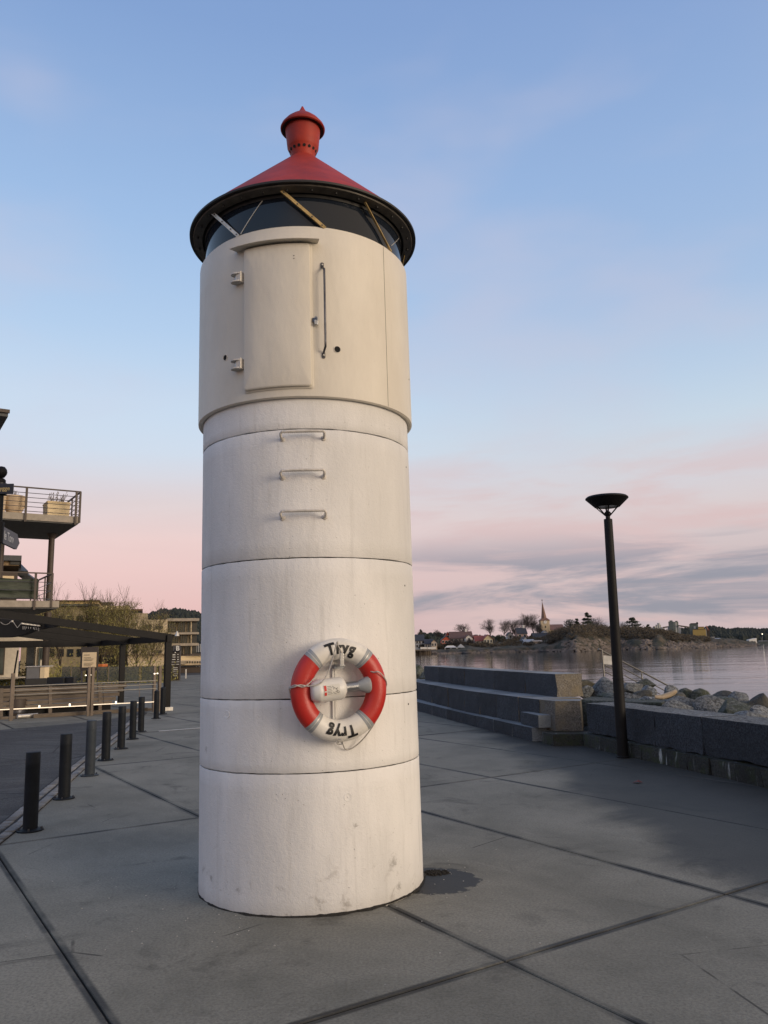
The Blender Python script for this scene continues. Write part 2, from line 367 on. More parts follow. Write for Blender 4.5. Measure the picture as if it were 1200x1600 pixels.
mat('reflective_grey', (.27, .285, .295), .45, .12, 20)
mat('black_print', (.008, .008, .009), .5)
mat('canister_white', (.66, .65, .62), .4, .08, 8)
mat('rope_grey', (.40, .38, .35), .85, .3, 60)
mat('label_red', (.55, .04, .03), .5)
mat('label_paper', (.62, .60, .54), .6)
mat('label_ink', (.07, .07, .07), .6)
mat('post_black', (.0065, .0065, .0075), .6, .3, 6, .2, 40, spec=.22)
mat('bollard_paint', (.0085, .011, .015), .6, .3, 9, .25, 50, spec=.22)
mat('bollard_grey', (.032, .040, .050), .6, .2, 9, .25, 50, spec=.25)
mat('fb_brown', (.050, .042, .036), .5, .15, 5)
mat('flake', (.40, .39, .37), .7); mat('white_print', (.72, .72, .70), .6)
mat('gold_print', (.55, .42, .18), .5)
mat('sign_navy', (.012, .013, .022), .4)
mat('sign_grey', (.10, .10, .11), .5)
mat('concrete_fascia', (.30, .265, .22), .8, .2, 4, .3, 30)
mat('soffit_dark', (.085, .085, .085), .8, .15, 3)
mat('column_brown', (.055, .040, .032), .6, .2, 5)
mat('cream', (.68, .55, .34), .7, .12, 3)
mat('planter_tan', (.55, .42, .28), .7, .15, 4)
mat('tarp_green', (.030, .040, .026), .6, .45, 2.5, 1.0, 6, stretch=(1, 1, 6))
mat('roof_slate', (.06, .065, .072), .6, .25, 12, .4, 30)
mat('wood_weathered', (.165, .132, .10), .8, .3, 4, .5, 30, stretch=(1, 8, 8), objvar=.18)
mat('wood_lit', (.26, .18, .10), .75, .25, 4, .4, 30)
mat('wood_post', (.17, .135, .105), .75, .25, 4, .3, 30)
mat('white_cladding', (.58, .53, .45), .75, .10, 6, .2, 20)
mat('window_dark', (.020, .024, .028), .12, .3, 3, spec=.7)
mat('window_cool', (.055, .07, .07), .10, .4, 1.5, spec=.7)
mat('wall_beige', (.50, .41, .28), .8, .2, 2)
mat('wall_stone', (.32, .27, .20), .85, .3, 6)
mat('wall_olive', (.27, .22, .13), .8, .25, 2)
mat('roof_gold', (.75, .55, .26), .5, .3, 8)
mat('canvas_black', (.010, .010, .011), .85, .2, 4)
mat('furniture_black', (.015, .016, .018), .6)
mat('counter_grey', (.17, .17, .17), .6)
mat('led', (.9, .8, .65), .5, emis=(1, .80, .58), es=.75)
mat('small_lamp', (.9, .85, .7), .5, emis=(1, .85, .62), es=2.2)
mat('sign_lit', (.70, .56, .36), .6, .05, 4)
mat('glass_panel', (.10, .12, .12), .08, .2, 2, spec=.8); MAT['glass_panel'].node_tree.nodes['Principled BSDF'].inputs['Alpha'].default_value = .5
mat('orange_cloth', (.5, .14, .03), .8)
mat('bark', (.075, .058, .045), .9, .3, 12, .6, 30)
mat('bark_far', (.075, .064, .060), .95, .25, 6)
mat('twig', (.13, .10, .075), .9, .3, 6)
mat('leaf_olive', (.21, .185, .055), .7, .45, 1.2, coords='Object', tint=(.09, .10, .03))
mat('evergreen', (.022, .032, .020), .85, .35, 2)
mat('brown_bush', (.085, .050, .032), .9, .35, 1.0)
mat('scrub', (.060, .048, .032), .95, .45, .12, coords='Object')
mat('pine_forest', (.022, .028, .024), .95, .35, .02)
mat('shore_grass', (.040, .045, .024), .95, .35, .06, .6, .5)
mat('shore_rock', (.15, .125, .108), .9, .45, .22, .9, .6, tint=(.06, .055, .05))
mat('hill_ground', (.030, .034, .028), .95, .3, .02)
mat('house_white', (.62, .60, .56), .7, .06, .3); mat('house_cream', (.55, .47, .28), .7, .08, .3)
mat('house_red', (.40, .075, .035), .7, .12, .3); mat('house_pink', (.45, .30, .24), .7, .1, .3)
mat('house_blue', (.22, .30, .38), .7, .1, .3); mat('house_tan', (.42, .33, .25), .7, .12, .3)
mat('roof_dark', (.032, .034, .040), .7, .2, .6); mat('roof_brown', (.115, .062, .048), .75, .2, .6); mat('roof_red', (.24, .060, .042), .75, .2, .6)
mat('church_stone', (.52, .42, .28), .8, .2, .4); mat('spire_brown', (.16, .085, .060), .6, .2, .5); mat('clock_gold', (.7, .5, .2), .4)
mat('silo_green', (.105, .125, .115), .7, .15, .2); mat('silo_pale', (.34, .34, .33), .7, .12, .2); mat('ochre_clad', (.40, .28, .085), .7, .12, .2)
mat('crane_red', (.30, .12, .10), .6); mat('grey_sheet', (.30, .32, .35), .6, .1, .3)
mat('driftwood', (.42, .33, .22), .7, .25, 5, .4, 30, stretch=(1, 6, 6)); mat('leaf_red', (.10, .02, .015), .8, .3, 20)
mat('dirt', (.018, .016, .013), .95, .4, 30, 1, 40); mat('paint_white', (.45, .45, .44), .8, .3, 3)

# ------------------------------------------------------------------ setting: sea, quay, paving, road
WATER = -1.3
o = MB().add([(-1500, -60, WATER), (2500, -60, WATER), (2500, 3500, WATER), (-1500, 3500, WATER)], [(0, 1, 2, 3)]).build('water', 'sea_water'); tag(o, None, None, kind='structure')
o = MB().add([(-3000, -300, WATER-3), (4000, -300, WATER-3), (4000, 5000, WATER-3), (-3000, 5000, WATER-3)], [(0, 1, 2, 3)]).build('seabed', 'dirt'); tag(o, None, None, kind='structure')
def edgeX(Y): return 7.9-.28*Y
pave = MB().prism([(edgeX(-40), -40), (edgeX(300), 300), (-260, 300), (-260, -40)], -3.5, -.014).build('pavement', 'joint_dark')
tag(pave, None, None, kind='structure')
SL = [1.05+1.92*k for k in range(-9, 13)]; ML = [3.48+4.635*k for k in range(-2, 13)]
def clip(poly, A, B, C):   # keep A*x+B*y<C
    out = []
    for i in range(len(poly)):
        p, q_ = poly[i], poly[(i+1) % len(poly)]; dp, dq = A*p[0]+B*p[1]-C, A*q_[0]+B*q_[1]-C
        if dp <= 0: out.append(p)
        if (dp < 0) != (dq < 0):
            t = dp/(dp-dq); out.append((p[0]+t*(q_[0]-p[0]), p[1]+t*(q_[1]-p[1])))
    return out
def inset(poly, d):
    n = len(poly); res = []
    for i in range(n):
        p0, p1, p2 = Vector(poly[i-1]), Vector(poly[i]), Vector(poly[(i+1) % n])
        a, b = (p1-p0).normalized(), (p2-p1).normalized(); na, nb = Vector((-a.y, a.x)), Vector((-b.y, b.x))
        k = na+nb; res.append(tuple(p1+k*(d/max(.3, k.dot(na)))))
    return res
TC = Vector((-.5806, 6.1111))
def make_slab(poly, zt):
    gap, bev, band = .006, .005, .065
    P0 = inset(poly, gap); P1 = inset(poly, gap+bev); P2 = inset(poly, gap+band)
    n = len(poly); b = MB(); vs = [(x, y, -.012) for x, y in P0]+[(x, y, zt-.005) for x, y in P0]+[(x, y, zt) for x, y in P1]+[(x, y, zt) for x, y in P2]
    fs = []
    for k in range(3):
        fs += [(k*n+i, k*n+(i+1) % n, (k+1)*n+(i+1) % n, (k+1)*n+i) for i in range(n)]
    fs.append(tuple(range(3*n, 4*n))); b.add(vs, fs)
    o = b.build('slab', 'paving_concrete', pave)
    at_ = o.data.attributes.new('edge', 'FLOAT', 'POINT')
    for i in range(4*n): at_.data[i].value = 0 if i >= 3*n else 1
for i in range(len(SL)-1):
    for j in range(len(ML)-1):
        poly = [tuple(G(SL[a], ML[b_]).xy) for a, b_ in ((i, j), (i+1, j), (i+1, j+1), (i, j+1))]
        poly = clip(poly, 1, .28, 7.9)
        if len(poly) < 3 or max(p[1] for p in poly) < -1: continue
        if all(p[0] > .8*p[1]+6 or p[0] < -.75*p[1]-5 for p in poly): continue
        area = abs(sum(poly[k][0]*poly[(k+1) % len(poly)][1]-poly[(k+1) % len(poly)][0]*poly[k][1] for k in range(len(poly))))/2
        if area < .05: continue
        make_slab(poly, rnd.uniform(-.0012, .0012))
# kerb line of two rows of setts, and the road beside it
KO = [(-3.0, 3.4), (-3.89, 8.24), (-4.29, 10.04), (-4.64, 11.64), (-5.31, 14.77), (-5.85, 17.5), (-6.46, 20.11), (-7.1, 23.0)]
def kerb(Y):
    for (x0, y0), (x1, y1) in zip(KO, KO[1:]):
        if Y <= y1: return x0+(x1-x0)*(Y-y0)/(y1-y0)
    return KO[-1][0]
road = MB().prism([(x, y) for x, y in KO]+[(-7.42, 24.4), (-7.0, 21.8), (-7.45, 20.3), (-8.18, 19.4), (-8.98, 18.5), (-22, 10), (-22, 3.4)], -.01, .008).build('road', 'asphalt')
tag(road, None, None, kind='structure')
strip = MB().prism([(x-.01, y) for x, y in KO]+[(x+.25, y) for x, y in reversed(KO)], -.01, .011).build('kerb_strip', 'joint_dark'); tag(strip, None, None, kind='structure')
sm = []
for k in range(4):
    b = MB(); r_ = random.Random(k); a, c = .060, .048
    j = lambda: r_.uniform(-.005, .005)
    bot = [(-a+j(), -c+j(), 0), (a+j(), -c+j(), 0), (a+j(), c+j(), 0), (-a+j(), c+j(), 0)]
    b.add(bot+[(x*.98, y*.98, .012) for x, y, _ in bot]+[(x*.86, y*.84, .017+r_.uniform(-.002, .002)) for x, y, _ in bot],
          [(0,1,5,4), (1,2,6,5), (2,3,7,6), (3,0,4,7), (4,5,9,8), (5,6,10,9), (6,7,11,10), (7,4,8,11), (8,9,10,11)])
    sm.append(b.mesh('sett', 50)); sm[-1].materials.append(MAT['sett'])
Y = 4.2
while Y < 21.8:
    x = kerb(Y); x2 = kerb(Y+.1); rz = atan2(.1, x2-x)
    for r_ in (0, 1):
        o = obj('sett', sm[rnd.randrange(4)], None, strip); o.location = (x+.065+r_*.118, Y+(.07 if r_ else 0), .006+rnd.uniform(-.002, .002)); o.rotation_euler = (0, 0, rz+rnd.uniform(-.05, .05))
    Y += .146
p, q_ = on_z(248, 1142.7), on_z(314, 1137.5)
mk = MB().bar((p.x, p.y, .0045), (q_.x, q_.y, .0045), .09, .004).build('painted_line', 'paint_white'); tag(mk, None, None, kind='structure')

# ------------------------------------------------------------------ THE TOWER
LEAN = (-.0079, .0026)
TX, TY = -.5806, 6.1111
tower = thing('lighthouse', 'short white round harbour light tower with red conical roof on the quay', 'lighthouse', (TX, TY, 0), rot=(0, 0, 0))
tower.rotation_euler = (-LEAN[1], LEAN[0], 0); MW[tower.name] = Matrix.Translation((TX, TY, 0)) @ tower.rotation_euler.to_matrix().to_4x4()
TINV = MW[tower.name].inverted()
def cyl_hit(px, py, r):
    d = TINV.to_3x3() @ ray(px, py); o_ = TINV @ Vector((0, 0, EYE))
    a = d.x**2+d.y**2; b = o_.x*d.x+o_.y*d.y; c = o_.x**2+o_.y**2-r*r; D = max(0, b*b-a*c); t = (-b-sqrt(D))/a
    p = o_+d*t; return atan2(p.y, p.x), p.z
def S(phi, z, r): return Vector((r*cos(phi), r*sin(phi), z))
RS, RD = .8083, .845
SCUFF = [(S(*cyl_hit(px, py, RS), RS), w) for px, py, w in ((614, 1347, .085), (372, 1390, .05), (330, 1372, .04), (624, 1385, .05), (322, 1170, .05), (555, 1290, .04))]
shaft_material(SCUFF)
JZ = [-.02, .862, 1.334, 2.268, 3.171, 3.62]
for k in range(5):
    z0, z1 = JZ[k], JZ[k+1]; b = MB(); n = 160; g_ = .0035
    prof = [(RS-.03, z0+g_), (RS-.004, z0+g_), (RS, z0+.010)]+[(RS, z0+.010+(z1-z0-.02)*t/8) for t in range(1, 8)]+[(RS, z1-.010), (RS-.004, z1-g_), (RS-.03, z1-g_)]
    b.lathe(prof, n)
    ph = rnd.random()*9
    nv = []
    for (x, y, z) in b.v:   # hand-worked, slightly uneven edges
        a = atan2(y, x); e = (noise.noise(Vector((cos(a)*6+ph, sin(a)*6, z*2)))*.0016)
        edge = max(0, 1-min(abs(z-z0), abs(z-z1))/.02)
        zz = z+edge*.003*noise.noise(Vector((cos(a)*14, sin(a)*14, ph+round(z, 1))))
        rr = 1+(e-edge*.002*max(0, noise.noise(Vector((cos(a)*22, sin(a)*22, 3+ph)))))/RS; nv.append((x*rr, y*rr, zz))
    b.v = nv
    b.build('shaft_section', 'painted_concrete', tower, 40)
MB().lathe([(RS-.035, 0), (RS-.02, 3.6)], 96).build('shaft_core', 'joint_dark', tower, 60)
# drum
b = MB(); b.lathe([(RS+.002, 3.44), (RS+.002, 3.393), (RD-.012, 3.390), (RD, 3.398), (RD, 3.55), (RD, 3.8), (RD, 4.1), (RD, 4.4), (RD, 4.672), (RD-.006, 4.680), (.70, 4.684)], 160)
drum = b.build('drum', 'drum_paint', tower, 40)
for px in (603, 311.8):
    ph, _ = cyl_hit(px, 520, RD); b = MB()
    b.lathe([(RD-.004, 3.40), (RD+.0008, 3.40), (RD+.0008, 4.672), (RD-.004, 4.672)], 1, True, a0=ph-.0016, a1=ph+.0016); b.build('seam', 'joint_dark', drum)
# hatch
def shell(r0, r1, ph0, ph1, z0, z1, rc, n=28, m=28, soft=.006):
    """curved plate with rounded corners and softened outer edge"""
    b = MB(); cx, cz = (ph0+ph1)/2, (z0+z1)/2; hw, hh = (ph1-ph0)/2*r1, (z1-z0)/2
    loop = []
    for k, (sx, sz) in enumerate(((1, 1), (-1, 1), (-1, -1), (1, -1))):
        for t in range(6):
            a = k*pi/2+t*pi/10; loop.append((sx*(hw-rc)+rc*cos(a), sz*(hh-rc)+rc*sin(a)))
    # refine long straight edges
    pts = []
    for i in range(len(loop)):
        p, q2 = Vector(loop[i]), Vector(loop[(i+1) % len(loop)]); k = max(1, int((q2-p).length/.03))
        pts += [tuple(p.lerp(q2, j/k)) for j in range(k)]
    N_ = len(pts); rings = [(1, r0), (1, r1-soft), (.992, r1-soft*.3), (.975, r1), (.6, r1), (.3, r1), (.05, r1)]
    vs = []
    for sc_, r in rings:
        for x, z in pts: vs.append(S(cx+x*sc_/r1, cz+z*sc_, r))
    fs = [(k*N_+i, k*N_+(i+1) % N_, (k+1)*N_+(i+1) % N_, (k+1)*N_+i) for k in range(len(rings)-1) for i in range(N_)]
    fs.append(tuple(range((len(rings)-1)*N_, len(rings)*N_))); return b.add(vs, fs)
hl, zt_ = cyl_hit(381, 390, RD+.03); hr, _ = cyl_hit(484, 390, RD+.03); _, zt_ = cyl_hit(432, 381, RD+.03); _, zb_ = cyl_hit(432, 604, RD+.03)
hatch = shell(RD-.005, RD+.032, hl, hr, zb_, zt_, .018).build('hatch', 'drum_paint', tower, 35)
for dz in (0, .022):
    MB().cyl(S(hr-.13, zt_-.10-dz, RD+.028), S(hr-.13, zt_-.10-dz, RD+.0335), .0035, n=8).build('pin_hole', 'hole_black', hatch)
shell(RD-.004, RD+.010, hl-.012, hr+.020, zb_-.014, zt_+.014, .02).build('hatch_frame', 'drum_paint', tower, 35)
c0, _ = cyl_hit(363, 380, RD+.05); c1, _ = cyl_hit(498, 375, RD+.05); _, cz = cyl_hit(432, 372, RD+.07)
b = MB(); b.lathe([(RD-.002, cz-.004), (RD+.085, cz-.016), (RD+.085, cz-.010), (RD-.002, cz+.014)], 24, True, a0=c0, a1=c1); b.build('drip_cap', 'drum_paint', tower, 35)
for py in (436, 571):
    ph, z = cyl_hit(372, py, RD+.02); hg = MB()
    hinge = MB().cyl(S(ph-.012, z-.034, RD+.03), S(ph-.012, z+.045, RD+.03), .007, n=10).build('hinge', 'steel', tower)
    for dz in (-.034, .026):
        hg = MB()
        e = Vector((-sin(ph), cos(ph), 0)); nrm = Vector((cos(ph), sin(ph), 0)); c = S(ph, z+dz, RD)
        poly = []
        for t in range(9):
            a = pi/2*0+pi*t/8; poly.append((-.010-.040*sin(a), .034*(1-cos(a))-.004))
        pts = [c+e*(x)+nrm*(y) for x, y in [(.03, -.004)]+poly+[(.03, .05)]]
        n = len(pts); hg.add(pts+[p+Vector((0, 0, .010)) for p in pts], [tuple(range(n)), tuple(range(2*n-1, n-1, -1))]+[(i, (i+1) % n, n+(i+1) % n, n+i) for i in range(n)])
        hg.build('hinge_leaf', 'rung_paint', hinge, 35)
    b = MB(); p = S(ph+.022, z, RD); b.box(-.020, .020, -.002, .045, -.032, .044, Matrix.Translation(p) @ Matrix.Rotation(ph-pi/2, 4, 'Z')); b.build('hinge_block', 'rung_paint', hinge)
hb, z1 = cyl_hit(504, 413, RD+.02); hb2, z0 = cyl_hit(504, 554, RD+.02)
handle = MB().tube([S(hb, z1, RD+.008), S(hb, z1-.025, RD+.014), S(hb+.006, z1-.05, RD+.052), S(hb+.006, z1-.10, RD+.056), S(hb+.006, (z0+z1)/2, RD+.056), S(hb+.006, z0+.10, RD+.056), S(hb+.006, z0+.05, RD+.052), S(hb, z0+.025, RD+.014), S(hb, z0, RD+.008)], .008, 8).build('handle', 'steel_dark', tower, 60)
for z in (z0, z1):
    shell(RD-.001, RD+.006, hb-.014, hb+.014, z-.022, z+.022, .010, soft=.002).build('bracket', 'steel_dark', handle)
    MB().cyl(S(hb, z, RD+.004), S(hb, z, RD+.017), .008, .006, 10).build('screw', 'pale_metal', handle, 40)
ph, z = cyl_hit(494, 500, RD+.03)
m_ = Matrix.Translation(S(ph, z, RD+.022)) @ Matrix.Rotation(ph+pi/2, 4, 'Z')
b = MB(); b.box(-.013, .013, -.011, .011, -.034, .002, m_); pl = b.build('padlock', 'steel', tower, bevel=.003)
MB().tube([m_ @ Vector((-.009, 0, 0)), m_ @ Vector((-.009, 0, .022)), m_ @ Vector((-.004, 0, .030)), m_ @ Vector((.004, 0, .030)), m_ @ Vector((.009, 0, .022)), m_ @ Vector((.009, 0, 0))], .0032, 6).build('shackle', 'steel', pl, 60)
MB().bar(S(ph-.03, z+.004, RD+.012), S(ph+.006, z+.006, RD+.03), .008, .03).build('hasp', 'steel_dark', tower)
for px, py, r in ((352, 559, .021), (527, 546, .024)):
    ph, z = cyl_hit(px, py, RD); b = MB(); b.cyl(S(ph, z, RD-.05), S(ph, z, RD+.0012), r, n=24); b.build('drain_hole', 'hole_black', drum)
    b = MB(); nrm = Vector((cos(ph), sin(ph), 0)); e = Vector((-sin(ph), cos(ph), 0)); pts = [S(ph, z, RD+.001)+e*(r*1.03*cos(a))+Vector((0, 0, r*1.03*sin(a))) for a in [2*pi*k/28 for k in range(29)]]
    b.tube(pts, .003, 5).build('hole_rim', 'drum_paint', drum, 60)
# rungs
for (xa, xb, py) in ((438, 507, 675), (438, 507, 735.5), (438, 509, 799)):
    pa, z = cyl_hit(xa, py, RS+.07); pb, zz = cyl_hit(xb, py-1.5, RS+.07); r = RS+.072
    path = [S(pa-.004, z-.034, RS-.02), S(pa-.004, z-.032, RS+.020), S(pa-.002, z-.024, r-.018), S(pa, z-.012, r-.004), S(pa+.010, z, r)]
    path += [S(pa+.010+(pb-pa-.020)*k/8, z+(zz-z)*k/8, r) for k in range(1, 8)]
    path += [S(pb-.010, zz, r), S(pb, zz-.012, r-.004), S(pb+.002, zz-.024, r-.018), S(pb+.004, zz-.032, RS+.020), S(pb+.004, zz-.034, RS-.02)]
    rung = MB().tube(path, .0095, 8).build('rung', 'rung_paint', tower, 60)
    b = MB(); A_, B_ = path[4], path[-5]; d = (B_-A_); n_ = 22
    for k in range(n_):   # ribs of the twisted bar
        c = A_+d*((k+.5)/n_); b.cyl(c-d.normalized()*.0035+Vector((0, 0, -.002)), c+d.normalized()*.0035+Vector((0, 0, .002)), .0118, .0118, 8)
    b.build('ribs', 'rung_paint', rung, 50)
    for ph, zc in ((pa-.004, z-.034), (pb+.004, zz-.034)):
        b = MB(); b.lathe([(.0, .012), (.010, .011), (.017, .005), (.024, -.004)], 12); M_ = Matrix.Translation(S(ph, zc, RS)) @ Matrix.Rotation(ph, 4, 'Z') @ Matrix.Rotation(pi/2, 4, 'Y')
        b.v = [tuple(M_ @ (Vector(p)*rnd.uniform(.92, 1.08))) for p in b.v]; b.build('filler_collar', 'rung_paint', rung, 60)
# form-tie dimples in the shaft
for px, py in ((543.5, 1245.5), (354.5, 1116.5)):
    ph, z = cyl_hit(px, py, RS); b = MB(); b.lathe([(.028, .0), (.0262, .0022), (.0235, -.004+.006), (.019, .0006), (.006, .0004), (.0055, .0032), (0, .0042)], 24)
    M_ = Matrix.Translation(S(ph, z, RS+.0002)) @ Matrix.Rotation(ph, 4, 'Z') @ Matrix.Rotation(pi/2, 4, 'Y'); b.v = [tuple(M_ @ Vector(p)) for p in b.v]; b.build('tie_plug', 'painted_concrete', tower, 25)
for px, py in ((634.5, 730), (632.5, 915), (639, 593), (638, 1100)):
    ph, z = cyl_hit(px, py, RS if py > 650 else RD); rr_ = RS if py > 650 else RD
    MB().cyl(S(ph, z, rr_-.01), S(ph, z, rr_+.0015), .007, n=10).build('anchor_hole', 'hole_black', tower)
# rough dark joint between tower foot and paving
b = MB(); nseg = 150; vs = []; fs = []
for i in range(nseg):
    a = 2*pi*i/nseg; w = .006+.045*max(0, noise.noise(Vector((cos(a)*5, sin(a)*5, 0))))+.02*max(0, noise.noise(Vector((cos(a)*16, sin(a)*16, 3))))
    for r, z in ((RS-.01, .0), (RS-.005, .012+.008*noise.noise(Vector((cos(a)*30, sin(a)*30, 1)))), (RS+w*.6, .006), (RS+w, -.002)): vs.append((r*cos(a), r*sin(a), z))
for i in range(nseg):
    j = (i+1) % nseg
    for t in range(3): fs.append((i*4+t, j*4+t, j*4+t+1, i*4+t+1))
b.add(vs, fs); b.build('foot_joint', 'dirt', tower, 60)
# lantern
ZR, RR = 4.99, .930
gl = MB(); gl.lathe([(.802, 4.66), (.806, 4.70), (.806, 4.965)], 128); lantern = gl.build('lantern_glazing', 'lantern_glass', tower, 60)
MB().lathe([(.795, 4.684), (.826, 4.684), (.826, 4.694), (.795, 4.694)], 128, True).build('glazing_bead', 'drum_paint', tower, 40)
MB().lathe([(.79, 4.935), (.812, 4.935), (.812, 4.99), (.79, 4.99)], 128, True).build('glazing_head', 'eave_dark', tower, 40)
ring = MB().lathe([(.832, 4.958), (.900, 4.970), (.904, 4.978), (.904, 5.0), (.832, 5.0)], 128, True).build('eave_ring', 'eave_ring', tower, 40)
for k in range(30):
    a = 2*pi*(k+.3)/30; MB().cyl(S(a, 4.950, .866), S(a, 4.966, .866), .0085, n=8).build('bolt', 'eave_dark', ring)
# roof: cone with a dark turned-down lip
roof = MB().lathe([(RR-.004, ZR-.006), (RR+.002, ZR+.002), (RR-.004, ZR+.010), (.80, 5.122), (.6, 5.313), (.4, 5.504), (.2, 5.695), (.105, 5.786), (.09, 5.80)], 128).build('roof', 'red_paint', tower, 60)
MB().lathe([(RR-.005, ZR-.006), (RR-.013, ZR-.010), (.906, ZR-.004), (.80, 5.02), (.5, 5.12), (0, 5.2)], 128).build('eave_lining', 'eave_dark', tower, 60)
MB().lathe([(RR-.010, ZR-.010), (RR+.003, ZR-.008), (RR+.004, ZR+.007), (RR-.004, ZR+.0125), (RR-.008, ZR+.0165), (RR-.012, ZR+.010)], 128, True).build('eave_lip', 'eave_dark', tower, 40)
ch = MB().lathe([(.098, 5.75), (.100, 5.822), (.127, 5.878), (.133, 5.890), (.137, 5.93), (.150, 6.06), (.1505, 6.10), (.10, 6.10)], 64).build('chimney', 'red_paint', tower, 40)
MB().lathe([(.150, 6.075), (.180, 6.060), (.190, 6.066), (.191, 6.076), (.183, 6.094), (.150, 6.136), (.105, 6.178), (.06, 6.212), (.036, 6.236), (.018, 6.268), (.008, 6.292), (.0, 6.300)], 64).build('cap', 'red_paint', ch, 50)
MB().lathe([(.0, 6.082), (.150, 6.070), (.181, 6.0585)], 64).build('cap_lining', 'eave_dark', ch, 50)
for k in range(16):
    a = 2*pi*(k+.5)/16; nrm = Vector((cos(a), sin(a), -.40)).normalized(); c = S(a, 5.851, .1140)
    MB().cyl(c-nrm*.015, c+nrm*.0018, .0130, n=12).build('vent_hole', 'hole_black', ch)
# diagonal braces outside the glazing
def brace(x0, y0, x1, y1, m, w, r_t=.856, r_b=.834):
    pt, _ = cyl_hit(x0, y0, r_t); pb, _ = cyl_hit(x1, y1, r_b)
    top, bot = S(pt, 4.962, r_t), S(pb, 4.686, r_b)
    n_ = (S((pt+pb)/2, 0, 1)); o = MB(); o.bar(top, bot, w, .006, up=n_)
    d = (bot-top).normalized(); sd = d.cross(n_).normalized()
    o.bar(top+sd*w*.5+n_*.006, bot+sd*w*.5+n_*.006, .004, .018, up=n_)
    br = o.build('brace', m, tower)
    for t in (.05, .36, .70, .93):
        c = top.lerp(bot, t)+n_*.003; MB().cyl(c, c+n_*.006, .005, n=8).build('rivet', 'steel_dark', br)
brace(440, 298, 508, 357, 'brass', .026); brace(570, 316, 611, 396, 'brass', .022); brace(334, 341, 373, 370, 'pale_metal', .020)
a_b, _ = cyl_hit(508, 357, .834); a_2, _ = cyl_hit(611, 396, .834); st = .62
for k in range(3, 9):
    a = a_2+st*(k-2)+.1
    if k > 7: break
    top, bot = S(a, 4.962, .856), S(a+.22, 4.686, .834); MB().bar(top, bot, .022, .006, up=S(a+.1, 0, 1)).build('brace', 'brass', tower)
for x0, y0, x1, y1 in ((412, 311, 376, 366), (623, 372, 611, 384)):
    pt, zt = cyl_hit(x0, y0, .8075); pb, zb = cyl_hit(x1, y1, .8075)
    MB().tube([S(pt+(pb-pt)*k/6, zt+(zb-zt)*k/6, .8085) for k in range(7)], .0028, 5).build('glazing_rod', 'pale_metal', tower)
# moss and grit in the hollow by the tower foot
p = on_z(680, 1364); b = MB()
for k in range(240):
    a = rnd.uniform(0, 2*pi); r = rnd.random()**.6; x, y = p.x+.10*r*cos(a), p.y+.07*r*sin(a); s_ = rnd.uniform(.004, .012)
    if hypot(x-TX, y-TY) < RS+.01: continue
    b.cyl((x, y, -.001), (x+rnd.uniform(-.004, .004), y, s_), s_*1.2, s_*.4, 5)
o = b.build('moss_and_grit', 'dirt'); tag(o, 'dark moss and grit in a hollow beside the white tower foot', 'dirt', kind='stuff')

# ------------------------------------------------------------------ lifebuoy
ph, bz = cyl_hit(530.5, 1077.5, RS+.10)
bp = MW[tower.name] @ S(ph, bz, RS)
buoy = thing('lifebuoy', 'red and white lifebuoy with rope and rescue light hanging on the white tower', 'lifebuoy', bp, rz=ph+pi/2)
RM, RT = .2525, .0700; OFF = .088
BT = Matrix.Identity(4)
def tor(th_, al, r=RT, R0=RM):   # th around the ring (0 = right, pi/2 = up), al around the tube (0 = facing out)
    rad = R0+r*.98*sin(al); return Vector((rad*cos(th_), -OFF-r*.86*cos(al), rad*sin(th_)*1.03))
def seg(a0, a1, r, n=24, m=28):
    b = MB(); vs = []; fs = []
    for i in range(n+1):
        for j in range(m): vs.append(tor(R(a0+(a1-a0)*i/n), 2*pi*j/m, r))
    for i in range(n):
        for j in range(m): fs.append((i*m+j, i*m+(j+1) % m, (i+1)*m+(j+1) % m, (i+1)*m+j))
    fs += [tuple(range(m)), tuple(range(n*m+m-1, n*m-1, -1))]; return b.add(vs, fs)
seg(53, 127, RT).build('white_segment', 'buoy_white', buoy, 50); seg(233, 307, RT).build('white_segment', 'buoy_white', buoy, 50)
seg(135.5, 224.5, RT).build('red_segment', 'buoy_red', buoy, 50); seg(-44.5, 44.5, RT).build('red_segment', 'buoy_red', buoy, 50)
for a in (123, 43, 223, 303-0): pass
for a0, a1 in ((126.8, 135.7), (44.3, 53.2), (224.3, 233.2), (306.8, 315.7)): seg(a0, a1, RT+.0012, 8).build('reflective_band', 'reflective_grey', buoy, 50)
for a in (131.2, 48.8, 228.8, 311.2): seg(a-.35, a+.35, RT+.0020, 2).build('band_seam', 'pale_metal', buoy, 50)
def text_mesh(s, size, bold=0.0, ext=0.0, spacing=1.0):
    cu = bpy.data.curves.new('t', 'FONT'); cu.body = s; cu.size = size; cu.align_x = 'CENTER'; cu.align_y = 'CENTER'; cu.offset = bold; cu.extrude = ext; cu.space_character = spacing; cu.resolution_u = 4
    ob = bpy.data.objects.new('t', cu); col0.objects.link(ob); bpy.context.view_layer.update()
    me = bpy.data.meshes.new_from_object(ob.evaluated_get(bpy.context.evaluated_depsgraph_get())); bpy.data.objects.remove(ob); bpy.data.curves.remove(cu); me.materials.clear()
    return me
